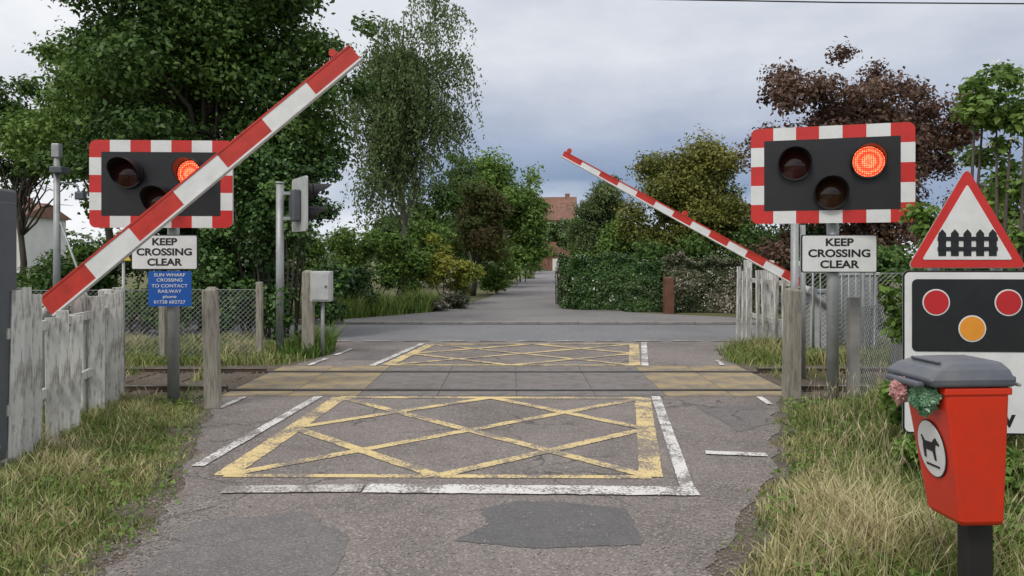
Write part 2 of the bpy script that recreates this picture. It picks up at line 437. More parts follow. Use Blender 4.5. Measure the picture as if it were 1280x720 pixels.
def leaf_cloud(C, RD, n, shell=0.3, zmin=0.03, outbias=0.7):
    w = RD[:, 0] ** 2; w = w / w.sum()
    idx = rng.choice(len(C), n, p=w)
    d = unit(rng.normal(size=(n, 3)))
    r = 1.0 - np.abs(rng.normal(0, shell, n)); r = np.clip(r, 0.05, 1.0) + rng.normal(0, 0.10, n)
    stray = rng.uniform(0, 1, n) < 0.07
    r[stray] *= rng.uniform(1.05, 1.3, stray.sum())
    lump = 1 + 0.28 * np.sin(d[:, 0] * 5 + idx) * np.sin(d[:, 1] * 6 + idx * 2.1) + 0.2 * np.sin(d[:, 2] * 9 + idx * 1.3 + d[:, 0] * 7)
    P = C[idx] + d * (r * lump)[:, None] * RD[idx]
    Nr = unit(d * outbias + np.array([0, 0, 0.5]) + rng.normal(0, 0.6, (n, 3)))
    ct = rng.normal(0, 0.17, len(C))
    tone = np.clip(0.5 + ct[idx] + rng.normal(0, 0.17, n), 0, 1)
    k = P[:, 2] > zmin
    return P[k], Nr[k], tone[k]

def limbs(name, base, top, r0, targets, mat, parent, r_l=0.35):
    V, F = [], []
    base = Vector(base); top = Vector(top)
    pts, rads = [], []
    for i in range(9):
        t = i / 8
        p = base.lerp(top, t) + Vector((mnoise.noise(Vector((t * 3, base.x, 0))), mnoise.noise(Vector((t * 3, base.y, 7))), 0)) * 0.35 * min(1, t * 3)
        pts.append(p); rads.append(r0 * (1.25 if i == 0 else 1) * (1 - 0.8 * t))
    tube_data(pts, rads, 10, V, F)
    for tg in targets:
        tg = Vector(tg)
        t = max(0.2, min(0.92, (tg.z - base.z) / max(0.5, (top.z - base.z)) * 0.65 * random.uniform(.8, 1.1)))
        i = int(t * 8); s = pts[i]
        r = rads[i] * r_l + 0.012
        q = []; rr = []
        for k in range(6):
            u = k / 5
            p = s.lerp(tg, u) + Vector((random.uniform(-1, 1), random.uniform(-1, 1), random.uniform(-.4, 1.2))) * 0.06 * (tg - s).length * math.sin(math.pi * u)
            q.append(p); rr.append(r * (1 - 0.85 * u))
        tube_data(q, rr, 6, V, F)
        for _ in range(3):
            k = random.randint(2, 4); e = q[k] + Vector((random.uniform(-1, 1), random.uniform(-1, 1), random.uniform(-.2, .6))) * 0.25 * (tg - s).length
            m2 = q[k].lerp(e, 0.5) + Vector((0, 0, 0.05))
            tube_data([q[k], m2, e], [rr[k] * .6, rr[k] * .4, 0.004], 5, V, F)
    mesh(name, V, F, mat, parent, smooth=True)

def tree(name, base, crown_c, crown_r, ncl, nleaf, lsize, mat, bark=None, r0=0.2, rr=(0.18, 0.32), shell=0.38, extra=None, aspect=0.6, top=None, sh2=0.4):
    e = empty(name, base)
    inv = np.array(base)
    C, RD = clumps_in(crown_c, crown_r, ncl, rr, sh2)
    if extra:
        for c, r in extra:
            a, b = clumps_in(c, r, 7, (.35, .55), .4)
            C = np.vstack([C, a]); RD = np.vstack([RD, b])
    P, Nr, tone = leaf_cloud(C, RD, nleaf, shell)
    leaves("crown", P - inv, Nr, lsize, tone, mat, e, aspect)
    tg = [tuple(c - inv) for c in C[:min(len(C), 30)]]
    tp = np.array(top if top else (crown_c[0], crown_c[1], crown_c[2] + crown_r[2] * 0.6)) - inv
    limbs("trunk", (0, 0, 0), tuple(tp), r0, tg, bark or M['bark'], e)
    return e

def shrub(name, blobs, nleaf, lsize, mat, shell=0.38, aspect=0.6, flowers=None, stems=True):
    c0 = np.mean([b[0] for b in blobs], axis=0); base = (float(c0[0]), float(c0[1]), 0.0)
    e = empty(name, base); inv = np.array(base)
    C, RD = [], []
    for c, r in blobs:
        a, b = clumps_in(c, r, 12, (0.25, 0.48), 0.35)
        C.append(a); RD.append(b)
    C = np.vstack(C); RD = np.vstack(RD)
    P, Nr, tone = leaf_cloud(C, RD, nleaf, shell)
    leaves("foliage", P - inv, Nr, lsize, tone, mat, e, aspect)
    if stems:
        V, F = [], []
        for c in C[::3]:
            c = Vector(c) - Vector(base); s = Vector((c.x * 0.5 + random.uniform(-.1, .1), c.y * 0.5, 0))
            tube_data([s, s.lerp(c, .5) + Vector((random.uniform(-.1, .1), 0, .1)), c], [0.03, 0.02, 0.006], 6, V, F)
        mesh("stems", V, F, M['bark'], e, smooth=True)
    if flowers:
        nf, fs, fm, spread = flowers
        Pf, Nf, _ = leaf_cloud(C, RD * 1.03, nf, 0.04)
        k = 9
        PP = np.repeat(Pf, k, 0) + rng.normal(0, spread, (len(Pf) * k, 3)) * np.array([1, 1, 0.5])
        leaves("flowers", PP - inv, unit(np.repeat(Nf, k, 0) + rng.normal(0, .4, (len(Pf) * k, 3))), fs, rng.uniform(0, 1, len(PP)), fm, e, 0.9)
    return e

def clipped_hedge(name, pts, width, height, n, lsize, mat, flowers=None):
    pts = [Vector((*p, 0)) for p in pts]
    segs = [(a, b, (b - a).length) for a, b in zip(pts, pts[1:])]; tot = sum(s[2] for s in segs)
    e = empty(name, tuple(pts[0])); inv = np.array(pts[0])
    def sample(m, off):
        P = []; Q = []
        for _ in range(m):
            t = random.random() * tot
            for a, b, l in segs:
                if t <= l: break
                t -= l
            d = (b - a) / l; nb = Vector((-d.y, d.x, 0))
            if nb.y < 0: nb = -nb
            p = a + d * min(t, l); u = random.random()
            hh = height * (1 + .16 * mnoise.noise(Vector((p.x * .9, p.y, 3))) + .08 * mnoise.noise(Vector((p.x * 4, p.y, 3))))
            if u < .55: q = p + Vector((0, 0, random.random() * hh)); nr = -nb
            elif u < .85: q = p + nb * random.random() * width + Vector((0, 0, hh)); nr = Vector((0, 0, 1))
            elif u < .93: q = p + nb * width + Vector((0, 0, random.random() * hh)); nr = nb
            else:
                en = random.random() < .5
                q = (pts[0] if en else pts[-1]) + nb * random.random() * width + Vector((0, 0, random.random() * hh)); nr = d * (-1 if en else 1)
            zt = q.z / hh
            lump = .24 * mnoise.noise(q * 1.7) + .12 * mnoise.noise(q * 5) - .2 * max(0, zt - .75) / .25 * (1 if u < .55 else 0)
            q = q + nr * (lump + off + random.gauss(0, .045) - abs(random.gauss(0, .07)))
            P.append(q); Q.append(nr)
        return np.array(P), np.array(Q)
    P, Nr = sample(n, 0)
    tn = np.array([mnoise.noise(Vector(p) * 1.4) for p in P])
    tone = np.clip(.5 + tn * .5 + rng.normal(0, .16, len(P)), 0, 1)
    k = P[:, 2] > .03
    leaves("foliage", (P - inv)[k], unit(Nr + np.array([0, 0, .3]) + rng.normal(0, .55, P.shape))[k], lsize, tone[k], mat, e, .7)
    V, F = [], []
    for a, b, l in segs:
        for i in range(int(l / .3)):
            p = a.lerp(b, i * .3 / l) - pts[0]
            q = p + Vector((random.uniform(-.1, .1), width / 2, height * .85))
            tube_data([p + Vector((0, width / 2, 0)), q], [.025, .008], 5, V, F)
    mesh("stems", V, F, M['bark'], e)
    if flowers:
        nf, fs, fm = flowers
        P, Nr = sample(nf, .03)
        PP = np.repeat(P, 6, 0) + rng.normal(0, .035, (len(P) * 6, 3))
        leaves("flowers", PP - inv, unit(np.repeat(Nr, 6, 0) + rng.normal(0, .4, PP.shape)), fs, rng.uniform(0, 1, len(PP)), fm, e, .9)
    return e

L = {}
L['dark'] = leafmat("leaf_dark", [(0, (0.025, 0.056, 0.012)), (0.5, (0.07, 0.14, 0.028)), (1, (0.165, 0.27, 0.06))])
L['ivy'] = leafmat("leaf_ivy", [(0, (0.02, 0.048, 0.012)), (0.5, (0.055, 0.118, 0.028)), (1, (0.13, 0.235, 0.06))], 0, rough=0.4)
L['mid'] = leafmat("leaf_mid", [(0, (0.055, 0.11, 0.02)), (0.5, (0.135, 0.23, 0.042)), (1, (0.24, 0.36, 0.08))])
L['birch'] = leafmat("leaf_birch", [(0, (0.055, 0.088, 0.03)), (0.5, (0.125, 0.18, 0.062)), (1, (0.215, 0.275, 0.11))])
L['olive'] = leafmat("leaf_olive", [(0, (0.055, 0.078, 0.015)), (0.5, (0.15, 0.17, 0.032)), (1, (0.35, 0.32, 0.075))], .2)
L['yellow'] = leafmat("leaf_yellow", [(0, (0.09, 0.13, 0.015)), (0.5, (0.23, 0.27, 0.04)), (1, (0.42, 0.40, 0.08))], .2)
L['copper'] = leafmat("leaf_copper", [(0, (0.045, 0.026, 0.02)), (0.5, (0.145, 0.082, 0.06)), (1, (0.28, 0.18, 0.12))], 0.25)
L['russet'] = leafmat("leaf_russet", [(0, (0.05, 0.05, 0.015)), (0.3, (0.15, 0.09, 0.036)), (0.55, (0.12, 0.14, 0.036)), (1, (0.18, 0.25, 0.06))], .2)
L['var'] = leafmat("leaf_variegated", [(0, (0.03, 0.05, 0.018)), (0.5, (0.08, 0.10, 0.04)), (0.75, (0.19, 0.16, 0.115)), (1, (0.40, 0.36, 0.29))], 0)
L['petal'] = leafmat("petal_white", [(0, (0.6, 0.6, 0.5)), (1, (0.8, 0.8, 0.72))], 0)
L['far'] = leafmat("leaf_far", [(0, (0.06, 0.105, 0.035)), (0.5, (0.11, 0.17, 0.06)), (1, (0.18, 0.25, 0.095))], 0)
L['grass'] = leafmat("grass_blades", [(0, (0.075, 0.13, 0.024)), (0.42, (0.18, 0.235, 0.055)), (0.7, (0.37, 0.345, 0.15)), (1, (0.60, 0.51, 0.31))], 0, rough=0.65)
L['grassgreen'] = leafmat("grass_green", [(0, (0.06, 0.12, 0.02)), (0.5, (0.15, 0.25, 0.04)), (1, (0.31, 0.34, 0.11))], 0, rough=0.6)

def grass(name, n, xr, yr, inside, hfun, tonef, mat=None, width=0.005):
    x = rng.uniform(*xr, n); y = rng.uniform(*yr, n)
    keep = np.array([inside(a, b) for a, b in zip(x, y)]); x = x[keep]; y = y[keep]; n = len(x)
    nz = np.array([mnoise.noise(Vector((a * 1.3, b * 1.3, 2))) + 0.5 * mnoise.noise(Vector((a * 4, b * 4, 9))) for a, b in zip(x, y)])
    h = np.array([hfun(a, b) for a, b in zip(x, y)]) * (1 + 0.9 * nz) * rng.uniform(0.4, 1.3, n)
    h = np.clip(h, 0.015, None)
    ang = rng.uniform(0, 2 * np.pi, n); lean = h * rng.uniform(0.1, 1.2, n)
    d = np.stack([np.cos(ang), np.sin(ang), np.zeros(n)], 1)
    ang2 = rng.uniform(0, np.pi, n); s = np.stack([np.cos(ang2), np.sin(ang2), np.zeros(n)], 1) * (width * rng.uniform(0.5, 1.3, n))[:, None]
    B = np.stack([x, y, np.zeros(n)], 1); up = np.array([0, 0, 1.0])
    m = B + d * (lean * .3)[:, None] + up * (h * .6)[:, None]
    t = B + d * lean[:, None] + up * h[:, None]
    V = np.stack([B - s, B + s, m + s * .7, m - s * .7, t], 1).reshape(-1, 3)
    o = np.arange(n) * 5
    loops = np.stack([o, o + 1, o + 2, o + 3, o + 3, o + 2, o + 4], 1).ravel()
    st = np.stack([np.arange(n) * 7, np.arange(n) * 7 + 4], 1).ravel(); tt = np.tile([4, 3], n)
    tone = np.clip(np.array([tonef(a, b) for a, b in zip(x, y)]) + 0.5 * nz + rng.normal(0, 0.18, n), 0, 1)
    return np_mesh(name, V, loops, st, tt, np.repeat(tone, 2), mat or L['grass'])

def left_of_road(x, y, m=0.0):
    d = interp(RL, y) - x + 0.3 * mnoise.noise(Vector((1, y * 2.3, 4))) - m
    bare = mnoise.noise(Vector((x * 1.6, y * 1.6, 31))) > .28 and random.random() < .75
    return d > 0.02 and random.random() < 0.12 + d / 0.5 and not bare
def right_of_road(x, y):
    d = x - interp(RRt, y) + 0.3 * mnoise.noise(Vector((6, y * 2.3, 4)))
    bare = mnoise.noise(Vector((x * 1.8, y * 1.8, 51))) > .25 and random.random() < .65
    return d > 0.02 and random.random() < 0.12 + d / 0.5 and not bare

def hl(x, y):
    d = interp(RL, y) - x
    return 0.03 + 0.09 * min(1, max(0, d) / 1.3)
def hr(x, y):
    d = x - interp(RRt, y)
    return 0.04 + 0.155 * min(1, max(0, d) / 1.2)
grass("grass", 130000, (-7.0, -1.7), (3.0, 8.8), left_of_road, hl, lambda x, y: 0.45)
grass("grass", 130000, (0.9, 6.0), (3.0, 8.8), right_of_road, hr, lambda x, y: 0.54 if x < 2.7 else 0.34)
grass("grass", 42000, (-12, -2.9), (11.5, 14.7), lambda x, y: left_of_road(x, y, .05), lambda x, y: 0.15, lambda x, y: 0.42, width=0.008)
grass("grass", 24000, (3.2, 9), (11.6, 14.7), right_of_road, lambda x, y: 0.18, lambda x, y: 0.40, width=0.008)
grass("grass", 7000, (-10, -3.4), (8.8, 11.5), lambda x, y: mnoise.noise(Vector((x, y, 0))) > 0.05, lambda x, y: 0.12, lambda x, y: 0.4, width=0.007)
grass("grass", 5000, (3.4, 9), (8.8, 11.5), lambda x, y: mnoise.noise(Vector((x, y, 0))) > 0.05, lambda x, y: 0.12, lambda x, y: 0.5, width=0.007)
grass("tall_grass", 15000, (-5.5, -1.6), (19.9, 24), lambda x, y: x < interp(PL, y) - 0.1, lambda x, y: 0.42, lambda x, y: 0.5, L['grassgreen'], width=0.014)
grass("tall_grass", 2800, (-3.6, -2.75), (12.3, 14.6), lambda x, y: x < interp(RL, y) - .02, lambda x, y: 0.34, lambda x, y: 0.4, L['grassgreen'], width=0.009)

def stalks(name, n, xr, yr, ok, h0, h1):
    V, F = [], []
    for _ in range(n):
        x = random.uniform(*xr); y = random.uniform(*yr)
        if not ok(x, y): continue
        h = random.uniform(h0, h1); a = random.uniform(0, 6.28); ln = h * random.uniform(.1, .45)
        dx, dy = math.cos(a), math.sin(a)
        p0 = Vector((x, y, 0)); p1 = Vector((x + dx * ln * .35, y + dy * ln * .35, h * .6)); p2 = Vector((x + dx * ln, y + dy * ln, h)); p3 = p2 + Vector((dx * .03, dy * .03, .05))
        tube_data([p0, p1, p2, p2.lerp(p3, .4), p3], [.0013, .0011, .0009, .0035, .0005], 3, V, F)
    mesh(name, V, F, simple("straw", (0.50, 0.42, 0.26), .7, .3, 4))
stalks("grass_stalks", 1100, (1.2, 5), (3.3, 8.6), lambda x, y: x > interp(RRt, y) + .3, .2, .42)
stalks("grass_stalks", 350, (-6, -2.2), (4, 8.6), lambda x, y: x < interp(RL, y) - .4, .18, .35)
def weeds(name, n, xr, yr, ok, s):
    P = []
    for _ in range(n):
        x = random.uniform(*xr); y = random.uniform(*yr)
        if not ok(x, y): continue
        for k in range(9):
            P.append((x + random.gauss(0, s), y + random.gauss(0, s), random.uniform(.02, .02 + s * 1.6)))
    P = np.array(P); leaves(name, P, unit(np.array([0, 0, 1.0]) + rng.normal(0, .4, P.shape)), s * .9, np.clip(rng.normal(.5, .2, len(P)), 0, 1), L['mid'], None, .55)
weeds("weeds", 320, (-5.5, -2.0), (4, 8.7), lambda x, y: x < interp(RL, y) - .05, .05)
weeds("weeds", 420, (1.3, 5), (3.4, 8.7), lambda x, y: x > interp(RRt, y) + .1, .06)

V, F = [], []
for i in range(6200):
    y = random.uniform(3.6, 8.8) if i % 3 else random.uniform(3.6, 5.3)
    l, r = interp(RL, y), interp(RRt, y)
    m = random.random()
    x = (l + random.gauss(0.05, 0.2)) if m < .42 else (r + random.gauss(-0.05, 0.2)) if m < .78 else random.uniform(l, r)
    s = random.uniform(0.003, 0.009); b = len(V)
    for d in ((1, 0, 0), (0, 1, 0), (-1, 0, 0), (0, -1, 0), (0, 0, 0.8)):
        V.append((x + d[0] * s * random.uniform(.7, 1.3), y + d[1] * s * random.uniform(.7, 1.3), 0.014 + d[2] * s))
    F += [(b, b + 1, b + 4), (b + 1, b + 2, b + 4), (b + 2, b + 3, b + 4), (b + 3, b, b + 4)]
mesh("gravel", V, F, simple("gravel_stone", (0.29, 0.26, 0.23), 0.9, 0.5, 3))
V, F = [], []
for i in range(9000):
    y = random.uniform(8.75, 11.55); x = random.choice((-1, 1)) * random.uniform(3.35, 11)
    s = random.uniform(0.015, 0.035); b = len(V)
    for d in ((1, 0, 0), (0, 1, 0), (-1, 0, 0), (0, -1, 0), (0, 0, 0.9)):
        V.append((x + d[0] * s * random.uniform(.7, 1.3), y + d[1] * s * random.uniform(.7, 1.3), 0.004 + d[2] * s))
    F += [(b, b + 1, b + 4), (b + 1, b + 2, b + 4), (b + 2, b + 3, b + 4), (b + 3, b, b + 4)]
mesh("ballast_stones", V, F, simple("ballast_stone", (0.19, 0.155, 0.12), 0.9, 0.5, 3))

# ------------------------------------------------------------ trees
tree("sycamore_tree", (-6.4, 17.2, 0), (-6.5, 17.2, 5.7), (3.3, 2.6, 4.2), 90, 110000, 0.115, L['dark'], r0=0.3, rr=(0.15, 0.28),
     extra=[((-4.2, 16.5, 4.3), (1.2, 1, 1.2)), ((-3.6, 16.8, 5.8), (1.0, 1, 1.1)), ((-4.2, 16.5, 7.2), (1.3, 1, 1.2)), ((-4.8, 16.2, 3.2), (1.3, 1, 1.2)), ((-8.6, 16.4, 3.4), (1.2, 1, 1.0)), ((-7.0, 16.2, 2.6), (1.4, 1, 1.0)), ((-8.2, 17, 6.2), (1.2, 1, 1.2))])
shrub("ivy", [((-4.9, 15.3, 1.0), (0.75, .6, 1.3)), ((-4.6, 15.2, 2.3), (0.8, .6, 1.2)), ((-4.9, 15.3, 3.3), (1.0, .7, 1.0)), ((-5.6, 15.4, 1.6), (0.7, .6, 1.5)), ((-3.5, 15.5, 1.0), (0.35, .4, .9)), ((-4.0, 15.4, 2.9), (.6, .5, 1.0))], 42000, 0.08, L['ivy'], aspect=0.8)
shrub("ivy", [((-3.72, 12.78, .6), (.12, .1, .75))], 1600, .06, L['ivy'], aspect=.8, stems=False)
tree("ash_tree", (-9.8, 19.5, 0), (-9.9, 19.5, 4.9), (2.9, 2.3, 2.3), 60, 42000, 0.11, L['mid'], r0=0.12, rr=(0.15, 0.28), sh2=0.25)
tree("ash_tree", (-13.0, 21, 0), (-12.7, 21, 4.6), (1.9, 1.6, 1.7), 34, 18000, 0.12, L['dark'], r0=0.1, rr=(0.2, 0.34))
shrub("hedge", [((-9.0, 16.4, .7), (1.6, .8, .9)), ((-6.8, 16.0, .6), (1.4, .7, .8)), ((-11.5, 16.6, .5), (1.6, .8, .75)), ((-7.2, 17.4, 1.8), (1.8, .8, 1.2)), ((-9.4, 17.4, 1.3), (1.4, .8, .9))], 38000, 0.1, L['dark'])

e = empty("birch_tree", (-3.9, 28, 0)); inv = np.array((-3.9, 28, 0))
C, RD = clumps_in((-3.8, 28, 7.6), (2.3, 2.0, 4.6), 70, (0.09, 0.2), 0.15)
nS = 2100
ci = rng.integers(0, len(C), nS); d = unit(rng.normal(size=(nS, 3))); d[:, 2] = np.abs(d[:, 2]) * .5
S0 = C[ci] + d * RD[ci]
Ls = rng.uniform(0.5, 3.0, nS); per = 27
tt = rng.uniform(0, 1, (nS, per))
P = S0[:, None, :] + np.stack([d[:, None, 0] * tt * .6 + rng.normal(0, .05, (nS, per)), d[:, None, 1] * tt * .6 + rng.normal(0, .05, (nS, per)), -tt * Ls[:, None]], 2)
P = P.reshape(-1, 3)
kk = P[:, 2] > 2.4
T = unit(np.array([0, 0, -1.0]) + rng.normal(0, .5, P.shape))
tone = np.clip(0.5 + np.repeat(rng.normal(0, .16, nS), per) + rng.normal(0, .13, len(P)), 0, 1)
leaves("crown", (P - inv)[kk], None, 0.10, tone[kk], L['birch'], e, 0.62, T=T[kk])
limbs("trunk", (0, 0, 0), (0.1, 0, 10.2), 0.12, [tuple(c - inv) for c in C[:34]], M['barkbirch'], e, 0.3)

tree("maple_tree", (-0.9, 46, 0), (-0.6, 46, 4.5), (2.6, 2.5, 3.5), 46, 40000, 0.19, L['mid'], r0=0.25, rr=(.22, .38), extra=[((0.6, 45, 2.4), (1.3, 1.3, 1.8)), ((0.9, 46, 4.2), (1.2, 1.3, 1.8))])
tree("maple_tree", (-5.2, 40, 0), (-4.8, 40, 2.9), (3.2, 2.5, 2.4), 40, 24000, 0.18, L['dark'], r0=0.2, rr=(.2, .36))
tree("cypress_tree", (-2.9, 42, 0), (-2.8, 42, 4.3), (1.0, .9, 3.4), 40, 14000, 0.14, L['dark'], r0=0.15, rr=(.2, .34))
tree("plum_tree", (-1.6, 32, 0), (-1.3, 32, 2.8), (1.4, 1.3, 1.9), 36, 24000, 0.13, L['russet'], r0=0.12, rr=(.24, .4))
shrub("shrub", [((-0.7, 33, 1.1), (.9, 1, 1.3)), ((0.1, 40, 1.2), (.7, 1, 1.5)), ((1.0, 55, 1.6), (.9, 1, 2.0)), ((1.9, 72, 2.0), (1.1, 1, 2.6)), ((2.4, 86, 1.8), (1.0, 1, 2.4))], 28000, 0.15, L['mid'])
shrub("laburnum_shrub", [((-2.3, 25.2, 1.35), (.8, .7, .95)), ((-1.6, 26, 0.9), (.6, .7, .8))], 16000, 0.09, L['yellow'])
shrub("shrub", [((-3.4, 24.6, 1.0), (1.1, .8, 1.1)), ((-4.9, 25, 1.5), (1.2, .8, 1.5)), ((-3.0, 26.5, 1.9), (1.1, .9, 1.2)), ((-6.4, 24, 1.3), (1.4, .8, 1.4))], 34000, 0.11, L['mid'])
shrub("shrub", [((-2.4, 22.9, .25), (.6, .5, .35)), ((-1.7, 23.8, .3), (.5, .5, .4))], 7000, 0.08, L['var'])
shrub("shrub", [((-4.6, 21.4, .8), (1.0, .6, .9)), ((-6.5, 21, 1.1), (1.3, .6, 1.2))], 18000, 0.09, L['ivy'])
clipped_hedge("hedge", [(1.45, 25.6), (1.75, 23.2), (4.2, 22.6)], 1.1, 1.45, 26000, .07, L['ivy'], (110, .04, L['petal']))
clipped_hedge("flowering_hedge", [(4.3, 22.55), (7.6, 22.2)], 1.1, 1.5, 22000, .07, L['var'], (260, .035, L['petal']))
tree("acer_tree", (5.9, 27, 0), (6.0, 27, 3.4), (2.4, 2, 2.3), 64, 68000, 0.11, L['olive'], r0=0.16, rr=(.22, .36))
shrub("shrub", [((7.4, 25.5, 1.6), (1.6, 1, 1.7)), ((9.8, 24.5, 1.8), (2.0, 1, 1.8)), ((5.2, 25.0, 1.5), (1.5, .8, 1.1))], 34000, 0.12, L['dark'])
tree("willow_tree", (3.4, 33, 0), (3.7, 33, 3.2), (1.4, 1.2, 2.1), 40, 28000, 0.12, L['birch'], r0=0.08, rr=(.2, .36), aspect=.4)
shrub("shrub", [((2.7, 29, 1.0), (.8, .8, 1.0)), ((4.1, 29, 1.6), (1.0, .8, 1.5)), ((3.2, 34, 1.8), (.7, 1, 1.6)), ((4.4, 46, 2.2), (.9, 1, 2.4))], 30000, 0.13, L['mid'])
tree("copper_beech_tree", (10.0, 22.5, 0), (9.9, 22.5, 4.6), (3.9, 2.2, 3.2), 104, 72000, 0.13, L['copper'], r0=0.18, rr=(.12, .24), sh2=.2, extra=[((8.0, 22, 2.6), (1.5, 1, 1.3)), ((12.3, 22, 2.8), (1.6, 1, 1.4)), ((10, 21.5, 2.2), (1.8, 1, 1.3)), ((7.4, 22, 4.2), (1.1, .8, 1.0)), ((12.8, 22, 5.0), (1.1, .8, 1.1))])
shrub("shrub", [((6.6, 17.3, .8), (1.0, .6, .9)), ((8.2, 17.0, 1.0), (1.2, .6, 1.1)), ((10.5, 17, 1.2), (1.5, .7, 1.2))], 28000, 0.10, L['dark'])
shrub("elder_bush", [((4.0, 6.6, 2.9), (.35, .3, .5)), ((4.2, 6.7, 2.35), (.45, .4, .5)), ((4.0, 6.6, 1.6), (.5, .35, .5)), ((3.3, 6.3, 1.7), (.2, .2, .4)), ((3.08, 6.2, 1.15), (.17, .2, .5)), ((3.1, 6.2, .6), (.22, .25, .45)), ((3.5, 6.4, .5), (.35, .3, .5)), ((4.2, 6.5, .7), (.7, .4, .6))], 16000, 0.066, L['mid'], shell=.45, flowers=(70, .028, L['petal'], .026))
shrub("nettles", [((3.1, 4.9, .22), (.3, .25, .28)), ((3.5, 4.6, .25), (.35, .3, .3)), ((2.9, 4.4, .12), (.25, .2, .2)), ((2.95, 5.6, .2), (.3, .2, .3)), ((2.6, 4.1, .12), (.25, .2, .18))], 5000, 0.05, L['mid'], shell=.4)
shrub("lime_tree", [((4.2, 91, 4.9), (1.5, 1, 1.5)), ((6.0, 91, 4.6), (1.5, 1, 1.8)), ((7.0, 90, 3.8), (1.6, 1, 2.8)), ((2.9, 91, 3.4), (1.0, 1, 2.6)), ((5.0, 91, 3.6), (1.6, 1, 1.2))], 26000, .27, L['far'], shell=.5)
shrub("lime_tree", [((8.4, 80, 4.0), (1.8, 1.2, 3.0)), ((6.4, 78, 2.4), (.9, 1.0, 2.4))], 13000, .24, L['mid'], shell=.5)
e = empty("distant_trees", (0, 116, 0))
Cs, Rs = [], []
for i in range(110):
    xx = rng.uniform(-130, 130); hh = rng.uniform(2.2, 4.2)
    Cs.append((xx, 116 + rng.uniform(-4, 6), hh * .55)); Rs.append((rng.uniform(3, 5), 3, hh))
P, Nr, tone = leaf_cloud(np.array(Cs), np.array(Rs), 36000, .25)
leaves("foliage", P - np.array((0, 116, 0)), Nr, 0.8, tone, L['far'], e)

# ------------------------------------------------------------ houses
def house(name, loc, rz, w, dpt, eave, ridge, wall, windows):
    e = empty(name, loc, rz)
    box("walls", (w, dpt, eave), (0, 0, eave / 2), wall, e)
    o = 0.35
    V = [(-w / 2 - o, -dpt / 2 - o, eave - .05), (w / 2 + o, -dpt / 2 - o, eave - .05), (w / 2 + o, dpt / 2 + o, eave - .05), (-w / 2 - o, dpt / 2 + o, eave - .05), (-w / 2 - o, 0, ridge), (w / 2 + o, 0, ridge)]
    mesh("roof", V, [(0, 1, 5, 4), (2, 3, 4, 5), (0, 4, 3), (1, 2, 5), (3, 2, 1, 0)], M['tile'], e)
    box("chimney", (.6, .6, .9), (w * .3, 0.3, ridge), M['brick'], e)
    for i, (x, z, a, b) in enumerate(windows):
        box(f"window_frame_{i}", (a + .14, .08, b + .14), (x, -dpt / 2 - .03, z), M['wht'], e)
        box(f"window_glass_{i}", (a, .04, b), (x, -dpt / 2 - .06, z), M['glass'], e)
        box(f"glazing_bar_{i}", (.06, .03, b), (x, -dpt / 2 - .09, z), M['wht'], e)
        box(f"glazing_rail_{i}", (a, .026, .06), (x, -dpt / 2 - .094, z), M['wht'], e)
    return e
house("white_house", (-40.2, 62, 0), 0, 7.6, 6, 4.6, 5.7, M['render'], [(2.6, 3.5, 1.0, 1.3), (-1.6, 3.4, 1.0, 1.3), (2.6, 1.2, 1.0, 1.2), (-1.6, 1.2, 1.0, 1.2)])
house("brick_house", (5.9, 104, 0), -6, 4.4, 6, 6.2, 9.3, M['brick'], [(-1.1, 4.4, .9, 1.2), (1.1, 4.4, .9, 1.2)])
e = house("brick_cottage", (4.85, 87, 0), 90, 2.0, 1.7, 1.9, 2.7, M['brick'], [])
box("garage_door", (.05, .95, 1.3), (-1.03, 0, .66), M['wht'], e)

# ------------------------------------------------------------ level crossing signals
def hoodmesh(name, cx, y0, cz, r, long, e, mat, short=.10):
    Vh, Fh = [], []
    ns = 30
    for s in range(ns + 1):
        t = R(-35 + 250 * s / ns)
        ln = short + (long - short) * max(0, math.sin(t)) ** 0.7 if math.sin(t) > 0 else short * (1 + 0.9 * math.sin(t))
        for (rad, yy) in ((r * 1.0, y0), (r * .98, y0 - ln), (r * .93, y0 - ln), (r * .95, y0)):
            Vh.append((cx + rad * math.cos(t), yy, cz + rad * math.sin(t)))
    for s in range(ns):
        for q in range(3):
            a0 = s * 4 + q; Fh.append((a0, a0 + 1, a0 + 5, a0 + 4))
    mesh(name, Vh, Fh, mat, e)

def lensmesh(name, loc, rr, mat, e):
    Vd, Fd = [(0, -0.045, 0)], []
    rings = 5; seg = 28
    for q in range(1, rings + 1):
        a = q / rings
        for s in range(seg):
            t = 2 * math.pi * s / seg
            Vd.append((rr * a * math.cos(t), -0.045 * (1 - a * a), rr * a * math.sin(t)))
    for s in range(seg): Fd.append((0, 1 + s, 1 + (s + 1) % seg))
    for q in range(rings - 1):
        for s in range(seg):
            a0 = 1 + q * seg + s; a1 = 1 + q * seg + (s + 1) % seg
            Fd.append((a0, a0 + seg, a1 + seg, a1))
    mesh(name, Vd, Fd, mat, e, smooth=True, loc=loc)

